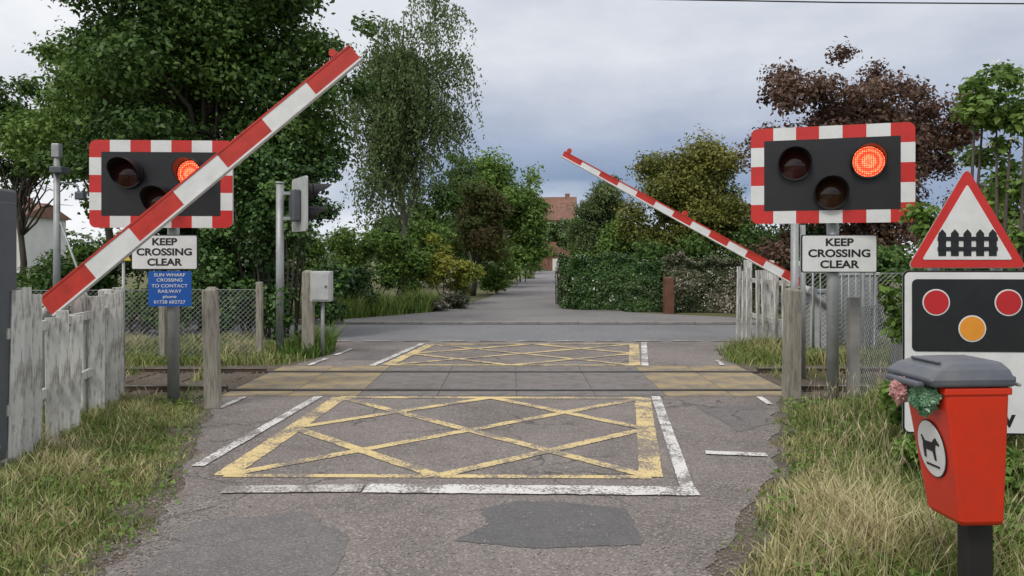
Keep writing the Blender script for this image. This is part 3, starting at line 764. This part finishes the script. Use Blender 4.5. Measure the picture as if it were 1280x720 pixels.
def signal(name, loc, rz, W, H, zc, cx, lit, postr=0.062, plate=None, blue=None, board_yaw=0, rr=.155, lx0=.345):
    e0 = empty(name, loc, 0)
    tube("post", [(0, 0, -0.1), (0, 0, zc + H * .35)], postr, M['galv'], e0, 18)
    tube("post_cap", [(0, 0, zc + H * .35), (0, 0, zc + H * .35 + 0.02)], postr * 1.1, M['galv'], e0, 18)
    e = bpy.data.objects.new("signal_head", None); COL.objects.link(e); e.parent = e0
    e.rotation_euler = (0, 0, R(rz)); e.location = (cx, 0, zc)
    yf = -postr - 0.07
    prism("backboard", rrect(W - .01, H - .01, 0.07), yf, yf + 0.05, M['lgrey'], e)
    b = 0.135 * W / 1.6
    prism("black_panel", rrect(W - 2 * b, H - 2 * b, 0.01), yf - 0.008, yf - 0.001, M['blk'], e)
    nx, nz = 7, 5
    cw, ch = W / nx, H / nz
    r = 0.07
    red, wh = [], []
    for sx in (-1, 1):
        for sz in (-1, 1):
            arc = [(W / 2 - r + r * math.cos(R(a)), H / 2 - r + r * math.sin(R(a))) for a in range(0, 91, 15)]
            p = [(W / 2 - b, H / 2 - ch), (W / 2, H / 2 - ch)] + arc + [(W / 2 - cw, H / 2), (W / 2 - cw, H / 2 - b), (W / 2 - b, H / 2 - b)]
            p = [(x * sx, z * sz) for x, z in p]
            if sx * sz < 0: p = p[::-1]
            red.append(p)
    for i in range(1, nx - 1):
        x0 = -W / 2 + i * cw
        for z0 in (H / 2 - b, -H / 2):
            (red if i % 2 == 0 else wh).append([(x0, z0), (x0 + cw, z0), (x0 + cw, z0 + b), (x0, z0 + b)])
    for j in range(1, nz - 1):
        z0 = -H / 2 + j * ch
        for x0 in (-W / 2, W / 2 - b):
            (red if j % 2 == 0 else wh).append([(x0, z0), (x0 + b, z0), (x0 + b, z0 + ch), (x0, z0 + ch)])
    for k, p in enumerate(red): prism(f"red_band_{k}", p, yf - 0.006, yf - 0.001, M['red'], e)
    for k, p in enumerate(wh): prism(f"white_band_{k}", p, yf - 0.006, yf - 0.001, M['wht'], e)
    k = W / 1.55
    for i, (lx, lz) in enumerate(((-lx0 * k, .11 * k), (lx0 * k, .11 * k), (0, -.19 * k))):
        on = lit == i
        yb = yf - 0.01
        tube("lamp_housing_%d" % i, [(lx, yb, lz), (lx, yb - 0.05, lz)], rr * 1.12, M['hood'], e, 28)
        lensmesh("lens_%d" % i, (lx, yb - 0.052, lz), rr, M['led'] if on else (M['amber_off'] if i == 2 else M['lens_off']), e)
        hoodmesh("hood_%d" % i, lx, yb - .045, lz, rr * 1.1, .24, e, M['hood'])
    for zz in (-.2 * H, .2 * H):
        box("bracket", (.3, .1, .05), (-cx, -postr * .5 + .02, zz), M['galv'], e)
    yp = -postr - 0.03
    if plate:
        px, pz, pw, ph = plate
        p = bpy.data.objects.new("keep_crossing_clear_plate", None); COL.objects.link(p); p.parent = e0
        p.location = (px, yp, pz); p.rotation_euler = (0, 0, R(board_yaw))
        prism("plate_edge", rrect(pw, ph, .02), -0.004, 0.012, M['blk'], p)
        prism("plate_face", rrect(pw - .022, ph - .022, .016), -0.008, -0.0045, M['wht'], p)
        for s, z in (("KEEP", .29), ("CROSSING", 0), ("CLEAR", -.29)):
            text(s, ph * .275, (0, -0.0095, ph * z), M['blk'], p, bold=0.0032, sx=1.2)
    if blue:
        px, pz, pw, ph = blue
        p = bpy.data.objects.new("blue_plate", None); COL.objects.link(p); p.parent = e0
        p.location = (px, yp, pz)
        prism("plate_face", rrect(pw, ph, .015), -0.004, 0.006, M['blue'], p)
        for k, (s, z) in enumerate((("SUN WHARF", .39), ("CROSSING", .245), ("TO CONTACT", .08), ("RAILWAY", -.075), ("phone", -.225), ("01728 602727", -.38))):
            text(s, ph * .13, (0, -0.0065, ph * z), M['wht'], p, bold=0.0002, sx=1.2)
    return e0

signal("level_crossing_signal", (3.41, 8.47, 0), -18, 1.60, 1.02, 2.455, -0.03, 1, plate=(.03, 1.625, .77, .40), board_yaw=-6)
signal("level_crossing_signal", (-3.655, 8.6, 0), 3, 1.49, .93, 2.365, -.08, 1, plate=(-.055, 1.64, .71, .375), blue=(0.0, 1.25, .46, .375), rr=.14)
e = empty("road_traffic_signal", (-3.70, 12.7, 0))
tube("post", [(0, 0, -.1), (0, 0, 2.75)], .062, M['galv'], e, 16)
tube("post_cap", [(0, 0, 2.75), (0, 0, 2.78)], .07, M['galv'], e, 16)
hd = bpy.data.objects.new("signal_head", None); COL.objects.link(hd); hd.parent = e; hd.location = (.30, 0, 2.42); hd.rotation_euler = (0, 0, R(120))
prism("backboard", rrect(.85, .86, .05), -.03, .0, M['lgrey'], hd)
prism("board_front", rrect(.83, .84, .05), -.04, -.031, M['blk'], hd)
box("rear_box", (.30, .12, .5), (0, .065, -.02), M['dgrey'], hd, bev=.02)
for k, (a, b) in enumerate(((.22, .20), (-.2, .20), (0, -.15))):
    tube(f"lamp_{k}", [(a, -.04, b), (a, -.16, b)], .13, M['hood'], hd, 22)
    hoodmesh(f"hood_{k}", a, -.15, b, .135, .32, hd, M['hood'])
for z in (2.2, 2.6): box(f"bracket_{int(z*10)}", (.26, .05, .05), (.14, 0, z), M['galv'], e)

e = empty("electric_warning_sign", (-4.83, 9.9, 0))
tube("stake", [(0, 0, 0), (0, 0, 1.62)], .018, M['galv'], e)
prism("triangle", [(-.13, 1.53), (.13, 1.53), (0, 1.76)], -.03, -.025, M['blk'], e)
prism("triangle_face", [(-.108, 1.543), (.108, 1.543), (0, 1.735)], -.034, -.031, M['yel'], e)
text("!", .13, (0, -.036, 1.61), M['blk'], e, bold=.002)

# ------------------------------------------------------------ barrier booms
def boom(name, base, tip, w0, w1, nb, first_red, lights):
    base = Vector(base); tip = Vector(tip)
    e = empty(name, (base.x, base.y, 0))
    b = Vector((0, 0, base.z)); d = Vector((tip.x - base.x, tip.y - base.y, tip.z - base.z)); Ln = d.length
    ang = math.atan2(d.z, d.x)
    a = bpy.data.objects.new("boom_arm", None); COL.objects.link(a); a.parent = e
    a.location = b; a.rotation_euler = (0, -ang, 0)
    for i in range(nb):
        x0, x1 = Ln * i / nb, Ln * (i + 1) / nb
        h0 = w0 + (w1 - w0) * i / nb; h1 = w0 + (w1 - w0) * (i + 1) / nb
        red = (i % 2 == 0) == first_red
        t = .03
        V = [(x0, -t, -h0 / 2), (x1, -t, -h1 / 2), (x1, -t, h1 / 2), (x0, -t, h0 / 2), (x0, t, -h0 / 2), (x1, t, -h1 / 2), (x1, t, h1 / 2), (x0, t, h0 / 2)]
        mesh(f"band_{i}", V, [(0, 1, 2, 3), (7, 6, 5, 4), (1, 5, 6, 2), (4, 0, 3, 7), (3, 2, 6, 7), (4, 5, 1, 0)], M['boomred'] if red else M['wht'], a)
    for s, tag in ((-1, "lower"), (1, "upper")):
        s2 = s if d.x > 0 else -s
        V = [(0, -.036, s2 * w0 * .5 - .009), (Ln, -.036, s2 * w1 * .5 - .009), (Ln, -.036, s2 * w1 * .5 + .009), (0, -.036, s2 * w0 * .5 + .009)]
        V += [(x, .036, z) for x, y, z in V]
        mesh("lip_" + tag, V, [(0, 1, 2, 3), (7, 6, 5, 4), (1, 5, 6, 2), (4, 0, 3, 7), (3, 2, 6, 7), (4, 5, 1, 0)], M['wht'] if tag == "lower" else M['boomred'], a)
    for i, t in enumerate(lights):
        x = Ln * t; s = -1 if math.cos(ang) < 0 else 1
        hh = (w0 + (w1 - w0) * t) / 2
        tube(f"lamp_{i}", [(x, -.04, s * (hh + .045)), (x, .04, s * (hh + .045))], .038, M['boomred'], a, 14)
        box(f"lamp_bracket_{i}", (.07, .05, .06), (x, 0, s * (hh + .015)), M['boomred'], a, bev=.006)
    s = -1 if d.x > 0 else 1
    back = Vector((s * .5, .1, base.z - .38))
    tube("counter_arm", [(0, .07, base.z), tuple(back)], .045, M['lgrey'], e)
    box("pedestal", (.42, .4, 1.0), (s * .42, .34, .5), M['lgrey'], e, bev=.02)
    box("pedestal_lid", (.46, .44, .06), (s * .42, .34, 1.033), M['grey'], e, bev=.015)
    tube("pivot", [(s * .2, .0, base.z - .12), (s * .2, .3, base.z - .12)], .07, M['grey'], e)
    return e
boom("level_crossing_barrier", (-4.43, 7.6, 1.11), (-1.49, 7.6, 3.54), .20, .165, 7, True, (.955,))
boom("level_crossing_barrier", (4.53, 12.5, 1.17), (.80, 12.5, 3.2), .135, .085, 13, True, (.5, .985))

# ------------------------------------------------------------ fences & posts
def picket(parent, x, y, w, h, rz, i):
    lean = random.uniform(-1.8, 1.8)
    box(f"picket_{i}", (w, .03, h), (x, y, h / 2 - .02), M['picket'], parent, rot=(random.uniform(-1, 1), lean, rz), bev=.004)

e = empty("picket_fence", (-3.95, 6.9, 0))
def fx(y): return -3.75 - .21 * (y - 6.1)
i = 0
for y, h in ((5.98, 1.38), (6.15, 1.37), (6.35, 1.34), (6.72, 1.12), (7.0, 1.17), (7.3, 1.1)):
    picket(e, fx(y) + 3.95, y - 6.9, .10, h + random.uniform(-.03, .02), 58 if h > 1.3 else 36, i); i += 1
for y, w in ((7.92, .15), (8.07, .05), (8.4, .12), (8.56, .11), (8.7, .10)):
    picket(e, fx(y) + 3.95, y - 6.9, w, 1.27 + random.uniform(-.05, .02), 36, i); i += 1
for z in (.45, 1.02):
    p0 = Vector((fx(5.9) + 3.95 - .05, 5.9 - 6.9, z)); p1 = Vector((fx(8.7) + 3.95 - .05, 8.7 - 6.9, z))
    mid = (p0 + p1) / 2; ln = (p1 - p0).length; az = math.degrees(math.atan2(p1.y - p0.y, p1.x - p0.x))
    box(f"rail_{int(z*100)}", (ln, .04, .08), tuple(mid), M['picket'], e, rot=(0, 0, az), bev=.004)
for k, y in enumerate((6.2, 7.85, 8.75)):
    box(f"post_{k}", (.12, .12, 1.25), (fx(y) + 3.95 - .15, y - 6.9, .61), M['picket'], e, rot=(0, 0, 12), bev=.008)
e = empty("wicket_gate", (-4.9, 8.2, 0))
for z in (.35, .75, 1.12):
    box(f"bar_{int(z*100)}", (1.1, .04, .07), (0, 0, z), M['picket'], e, bev=.004)
for k, x in enumerate((-.52, .52)):
    box(f"stile_{k}", (.08, .05, 1.2), (x, -.05, .6), M['picket'], e, bev=.004)
box("brace", (1.2, .035, .06), (0, .04, .55), M['picket'], e, rot=(0, 33, 0))

def wood_post(name, x, y, w, h, mat=None, lean=0):
    e = empty(name, (x, y, 0))
    o = box("shaft", (w, w * .9, h), (0, 0, h / 2), mat or M['wood'], e, rot=(0, lean, 7), taper=.93)
    bevel(o, .015)
    box("cap", (w * .8, w * .7, .03), (0, 0, h + .012), mat or M['wood'], e, rot=(0, lean, 7), taper=.5)
wood_post("wooden_post", -3.15, 8.35, .155, 1.25, lean=-1.5)
wood_post("wooden_post", 3.13, 8.9, .17, 1.22, lean=1)
wood_post("wooden_post", -3.25, 12.7, .19, 1.35)
wood_post("wooden_post", 4.3, 21.9, .26, 1.0, M['brownwood'])
e = empty("steel_post", (3.62, 10.2, 0))
tube("shaft", [(0, 0, 0), (0, 0, 2.05)], .05, M['galv'], e); tube("cap", [(0, 0, 2.05), (0, 0, 2.08)], .058, M['galv'], e)
tube("shaft_2", [(.14, .1, 0), (.14, .1, 2.0)], .035, M['galv'], e)

e = empty("picket_fence", (4.4, 13.8, 0))
i = 0
for y in (15.3, 15.0, 14.75, 14.2, 13.9, 13.3, 12.95):
    picket(e, 4.42 - .03 * (y - 13) - 4.4, y - 13.8, .11, 1.42 + random.uniform(-.1, .03), 45, i); i += 1
for z in (.5, 1.15):
    box(f"rail_{int(z*100)}", (.04, 2.5, .08), (.07, .3, z), M['picket'], e)
for k, y in enumerate((12.8, 14.1, 15.4)):
    box(f"post_{k}", (.13, .13, 1.52), (.16, y - 13.8, .76), M['picket'], e, bev=.008)

def chainlink(name, p0, p1, h, post=M['galv'], pitch=.075, r=.0028, npost=3, pr=.03):
    p0 = Vector(p0); p1 = Vector(p1); L_ = (p1 - p0).length; dx = (p1 - p0) / L_
    e = empty(name, (p0.x, p0.y, 0))
    V, F = [], []
    n = int((L_ + h) / pitch)
    for k in range(n):
        for s in (0, 1):
            c = -h + k * pitch
            z0 = max(0, -c); z1 = min(h, L_ - c)
            if z1 <= z0: continue
            xa, xb = c + z0, c + z1
            if s: xa, xb = L_ - xa, L_ - xb
            a = dx * xa; b = dx * xb
            tube_data([(a.x, a.y, z0 + .03), (b.x, b.y, z1 + .03)], [r, r], 3, V, F)
    for z in (.04, h + .03):
        b = dx * L_
        tube_data([(0, 0, z), (b.x, b.y, z)], [.005, .005], 5, V, F)
    mesh("wire_mesh", V, F, M['galv'], e)
    for k in range(npost):
        q = dx * (L_ * k / (npost - 1))
        box(f"post_{k}", (pr * 2, pr * 2, h + .15), (q.x, q.y, (h + .15) / 2), post, e, bev=.006)
chainlink("chain_link_fence", (-8.2, 11.9, 0), (-3.9, 12.3, 0), 1.05, M['wood'], npost=4, pr=.045)
chainlink("chain_link_fence", (-4.4, 8.9, 0), (-8.2, 11.9, 0), 1.05, M['wood'], npost=4, pr=.045)
chainlink("chain_link_fence", (3.75, 8.75, 0), (4.85, 10.0, 0), 1.0, M['kerb'], npost=2, pr=.055)
chainlink("chain_link_fence", (4.55, 12.7, 0), (8.4, 12.0, 0), 1.3, M['galv'], npost=5)
chainlink("chain_link_fence", (4.85, 10.05, 0), (8.6, 10.2, 0), 1.15, M['wood'], npost=4, pr=.05)
e = empty("steel_gate", (5.1, 12.3, 0))
tube("frame", [(-.45, 0, .1), (-.45, 0, 1.45), (.5, 0, 1.45), (.5, 0, .1), (-.45, 0, .1)], .022, M['galv'], e, 8)
for k in range(8): tube(f"bar_{k}", [(-.34 + k * .11, 0, .1), (-.34 + k * .11, 0, 1.45)], .008, M['galv'], e, 6)

# ------------------------------------------------------------ cabinets
e = empty("equipment_cabinet", (5.65, 13.2, 0))
box("body", (.6, .5, 1.25), (0, 0, .66), M['grey'], e, bev=.01); box("roof", (.66, .56, .05), (0, 0, 1.31), M['lgrey'], e, bev=.01)
box("door", (.52, .02, 1.1), (0, -.262, .66), M['grey'], e, bev=.004); box("handle", (.03, .03, .12), (.18, -.285, .7), M['dgrey'], e)
e = empty("equipment_cabinet", (-3.02, 12.65, 0))
tube("leg", [(0, 0.05, 0), (0, 0.05, 1.0)], .03, M['galv'], e)
box("body", (.32, .2, .48), (0, 0, 1.12), M['lgrey'], e, bev=.012); box("door", (.27, .015, .42), (0, -.11, 1.12), M['lgrey'], e, bev=.004)
box("lock", (.03, .02, .03), (.09, -.125, 1.12), M['dgrey'], e)
e = empty("telephone_cabinet", (-3.99, 5.85, 0))
box("body", (.46, .42, 2.1), (0, 0, 1.05), M['dgrey'], e, bev=.02)
box("door", (.40, .02, 1.9), (0, -.222, 1.05), M['dgrey'], e, bev=.006)
box("side_door", (.02, .34, 1.9), (.232, 0, 1.05), M['dgrey'], e, bev=.006)
box("red_handset_box", (.09, .1, .19), (.23, -.27, 1.06), M['red'], e, bev=.01)
box("label", (.1, .006, .16), (.14, -.236, 1.35), M['wht'], e)
box("plinth", (.54, .5, .1), (0, 0, .05), M['kerb'], e, bev=.01)

e = empty("lamp_mast", (-8.0, 14.0, 0))
tube("mast", [(0, 0, 0), (0, 0, 3.35)], [.07, .05], M['galv'], e)
box("camera_head", (.22, .3, .12), (.08, -.05, 3.1), M['dgrey'], e, bev=.02)
box("lantern", (.14, .14, .25), (0, 0, 3.45), M['galv'], e, bev=.02)
tube("bracket", [(0, 0, 2.9), (.35, 0, 2.85), (.4, 0, 2.7)], .018, M['galv'], e)
box("spot_lamp", (.16, .14, .14), (.42, 0, 2.66), M['dgrey'], e, bev=.02)
tube("stay", [(.06, 0, 2.2), (.75, .2, 0)], .02, M['galv'], e)

# ------------------------------------------------------------ warning signs on the right
e = empty("level_crossing_warning_sign", (3.14, 5.5, 0), -4)
for k, x in enumerate((-.2, .22)):
    tube(f"post_{k}", [(x, .05, -.05), (x, .05, 1.72)], .038, M['galv'], e)
def rtri(w, h, z0, r):
    c = [(-w / 2, z0), (w / 2, z0), (0, z0 + h)]
    pts = []
    for i in range(3):
        p = Vector(c[i]); a = (Vector(c[i - 1]) - p).normalized(); b = (Vector(c[(i + 1) % 3]) - p).normalized()
        for t in range(7):
            u = t / 6
            q = (p + a * r * 1.6) * (1 - u) ** 2 + p * 2 * u * (1 - u) + (p + b * r * 1.6) * u * u
            pts.append((q.x, q.y))
    return pts
prism("triangle_back", rtri(.80, .70, 1.515, .035), 0, .004, M['lgrey'], e)
prism("triangle_red", rtri(.79, .69, 1.52, .035), -.005, -.001, M['red'], e)
prism("triangle_white", rtri(.60, .52, 1.575, .012), -.009, -.006, M['wht'], e)
z0 = 1.60
for k in range(5):
    x = -.168 + k * .084
    prism(f"gate_pale_{k}", [(x - .026, z0), (x + .026, z0), (x + .026, z0 + .155), (x, z0 + .185), (x - .026, z0 + .155)], -.012, -.0095, M['blk'], e)
for k, z in enumerate((z0 + .035, z0 + .105)):
    prism(f"gate_bar_{k}", [(-.20, z), (.20, z), (.20, z + .028), (-.20, z + .028)], -.0145, -.0125, M['blk'], e)
prism("plate_back", rrect(.92, 1.13, .04, .03, .935), 0, .004, M['lgrey'], e)
prism("plate_edge", rrect(.92, 1.13, .04, .03, .935), -.004, -.001, M['blk'], e)
prism("plate_face", rrect(.895, 1.105, .035, .03, .935), -.008, -.005, M['wht'], e)
prism("lights_panel", rrect(.80, .50, .035, .03, 1.19), -.012, -.009, M['blk'], e)
for k, (x, z, mt) in enumerate(((-.21, 1.28, 'redcirc'), (.27, 1.28, 'redcirc'), (.03, 1.10, 'amber'))):
    prism(f"disc_rim_{k}", disc_pts(.092, x, z), -.0145, -.0125, M['wht'], e)
    prism(f"disc_{k}", disc_pts(.083, x, z), -.017, -.015, M[mt], e)
for k, (s, z) in enumerate((("Stop", .80), ("when lights", .64), ("show", .48))):
    text(s, .17 if k != 1 else .14, (.13 if k == 2 else -.05, -.010, z), M['blk'], e, bold=.004)

# ------------------------------------------------------------ dog waste bin
e = empty("dog_waste_bin", (1.82, 3.32, 0), -86)
box("post", (.075, .11, .64), (0, .115, .22), M['binpost'], e, bev=.006)
def loft(name, secs, mat, parent, bev=.02):
    V, F = [], []
    for z, xh, yf, yb in secs:
        V += [(-xh, yf, z), (xh, yf, z), (xh, yb, z), (-xh, yb, z)]
    n = len(secs)
    F.append((3, 2, 1, 0)); F.append(tuple(4 * (n - 1) + k for k in range(4)))
    for i in range(n - 1):
        for k in range(4):
            a = 4 * i + k; b = 4 * i + (k + 1) % 4
            F.append((a, b, b + 4, a + 4))
    o = mesh(name, V, F, mat, parent); bevel(o, bev, 3)
    return o
loft("body", [(.505, .105, -.01, .16), (.53, .118, -.025, .163), (1.03, .15, -.105, .16), (1.075, .15, -.105, .16)], M['binred'], e, .016)
loft("body_rim", [(1.045, .157, -.114, .167), (1.075, .157, -.114, .167)], M['binred'], e, .006)
loft("lid", [(1.078, .166, -.165, .172), (1.108, .168, -.185, .175), (1.145, .15, -.14, .165), (1.172, .12, -.07, .15), (1.178, .08, .0, .12)], M['binlid'], e, .012)
box("lid_lip", (.24, .04, .024), (0, -.192, 1.083), M['binlid'], e, bev=.01)
box("lid_rib", (.20, .012, .012), (0, -.10, 1.168), M['binlid'], e, rot=(28, 0, 0), bev=.004)
box("hinge", (.27, .03, .035), (0, .185, 1.10), M['binlid'], e, bev=.008)
box("hinge_pin", (.31, .014, .014), (0, .198, 1.085), M['galv'], e, bev=.004)
bd = bpy.data.objects.new("badge", None); COL.objects.link(bd); bd.parent = e
sl = math.atan2(.08, .5)
bd.location = (0, -.0705, .80); bd.rotation_euler = (sl, 0, 0)
prism("badge_rim", disc_pts(.095, 0, 0, 40, .122), -.003, .0, M['blk'], bd)
prism("badge_face", disc_pts(.090, 0, 0, 40, .117), -.006, -.0035, M['wht'], bd)
dog = [(-.052, -.045), (-.040, -.045), (-.036, -.012), (-.030, -.008), (.012, -.010), (.018, -.045), (.030, -.045), (.030, -.005), (.036, .020),
       (.044, .026), (.062, .022), (.064, .032), (.050, .044), (.044, .054), (.036, .050), (.028, .044), (.016, .030), (-.036, .028), (-.052, .050), (-.058, .048), (-.050, .022), (-.054, .0)]
prism("dog_silhouette", [(x, z) for x, z in dog], -.0085, -.0065, M['blk'], bd)
prism("badge_lettering_bar", [(-.045, -.075), (.045, -.075), (.045, -.066), (-.045, -.066)], -.0085, -.0065, M['blk'], bd)
def bag(name, c, s, mat, sd):
    bpy.ops.mesh.primitive_ico_sphere_add(subdivisions=5, radius=1, location=(0, 0, 0))
    o = bpy.context.object; o.name = name
    for v in o.data.vertices:
        p = v.co.copy()
        k = 1 + .5 * mnoise.noise(p * 1.6 + Vector((sd, 0, 0))) + .55 * abs(mnoise.noise(p * 4 + Vector((0, sd, 0)))) + .3 * abs(mnoise.noise(p * 10))
        v.co = Vector((p.x * s[0] * k, p.y * s[1] * k, p.z * s[2] * k))
    o.data.materials.append(mat); o.parent = e; o.location = c
bag("bag_green_1", (-.05, -.145, 1.045), (.07, .045, .04), M['bagg'], 1)
bag("bag_green_2", (.06, -.140, 1.025), (.05, .045, .05), M['bagg'], 4)
bag("bag_pink", (-.03, -.19, 1.04), (.04, .03, .04), M['bagp'], 8)
bag("bag_green_3", (-.158, -.02, 1.055), (.02, .08, .022), M['bagg'], 12)
bag("bag_green_4", (-.160, -.10, 1.03), (.025, .045, .042), M['bagg'], 17)

e = empty("overhead_wire", (0, 12, 0))
pts = [(-26, 0, 8.2), (-12, 0, 6.5), (-4, 0, 5.80), (2.1, 0, 5.47), (5, 0, 5.42), (8, 0, 5.40), (14, 0, 5.55), (26, 0, 6.6)]
tube("wire", pts, .011, M['blk'], e, 6)

# ------------------------------------------------------------ sky, sun, camera
w = bpy.data.worlds.new("World"); scene.world = w; w.use_nodes = True
nt = w.node_tree; bg = nt.nodes["Background"]
sky = nt.nodes.new("ShaderNodeTexSky"); sky.sky_type = 'NISHITA'; sky.sun_disc = False
sky.sun_elevation = R(50); sky.sun_rotation = R(210)
tc = nt.nodes.new("ShaderNodeTexCoord")
sep = nt.nodes.new("ShaderNodeSeparateXYZ"); nt.links.new(tc.outputs["Generated"], sep.inputs[0])
mp = nt.nodes.new("ShaderNodeMapping"); mp.inputs[3].default_value = (1, 1, 2.6); nt.links.new(tc.outputs["Generated"], mp.inputs[0])
nz = noi(nt, mp.outputs[0], 2.6, 7, .55, .3)
def mth(op, a, b, c=None):
    m = nt.nodes.new("ShaderNodeMath"); m.operation = op
    for k, v in enumerate((a, b, c)):
        if v is None: continue
        if isinstance(v, (int, float)): m.inputs[k].default_value = v
        else: nt.links.new(v, m.inputs[k])
    return m.outputs[0]
zz = mth('ADD', sep.outputs[2], mth('MULTIPLY', mth('SUBTRACT', nz, 0.5), 0.16))
cl = ramp(nt, zz, [(0.0, (.82, .87, .94)), (0.035, (.78, .84, .92)), (0.075, (.27, .36, .52)), (0.12, (.35, .42, .57)), (0.17, (.53, .58, .69)), (0.25, (.74, .77, .83)), (0.6, (.90, .92, .95)), (1.0, (1.0, 1.0, 1.02))])
lf = mth('MULTIPLY_ADD', sep.outputs[0], -1.0, mth('MULTIPLY', nz, 0.35))
lm = ramp(nt, lf, [(0.25, (0,) * 3), (0.7, (1,) * 3)])
cl = mix(nt, lm, cl, (.96, .97, .99))
n2 = ramp(nt, noi(nt, mp.outputs[0], 4.0, 8, .56), [(0.32, (0.83, 0.85, 0.89)), (0.66, (1.1, 1.09, 1.07))])
cl = mix(nt, 1.0, cl, n2, 'MULTIPLY')
sc = nt.nodes.new("ShaderNodeVectorMath"); sc.operation = 'SCALE'; sc.inputs[3].default_value = 10.0
nt.links.new(cl, sc.inputs[0])
nt.links.new(mix(nt, 0.96, sky.outputs[0], sc.outputs[0]), bg.inputs[0]); bg.inputs[1].default_value = 0.1

s = bpy.data.lights.new("sun", 'SUN'); s.energy = 1.5; s.angle = R(14); s.color = (1, .955, .89)
so = bpy.data.objects.new("sun", s); COL.objects.link(so); so.rotation_euler = (R(40), 0, R(-30))

cd = bpy.data.cameras.new("camera"); cam = bpy.data.objects.new("camera", cd); COL.objects.link(cam)
cam.location = (0, 0, 1.6); cam.rotation_euler = (R(90), 0, 0)
cd.sensor_width = 36; cd.lens = 28; cd.shift_y = -40 / 1280; cd.clip_end = 3000; cd.clip_start = 0.05
scene.camera = cam
scene.view_settings.view_transform = 'Standard'; scene.view_settings.look = 'None'; scene.view_settings.exposure = 0
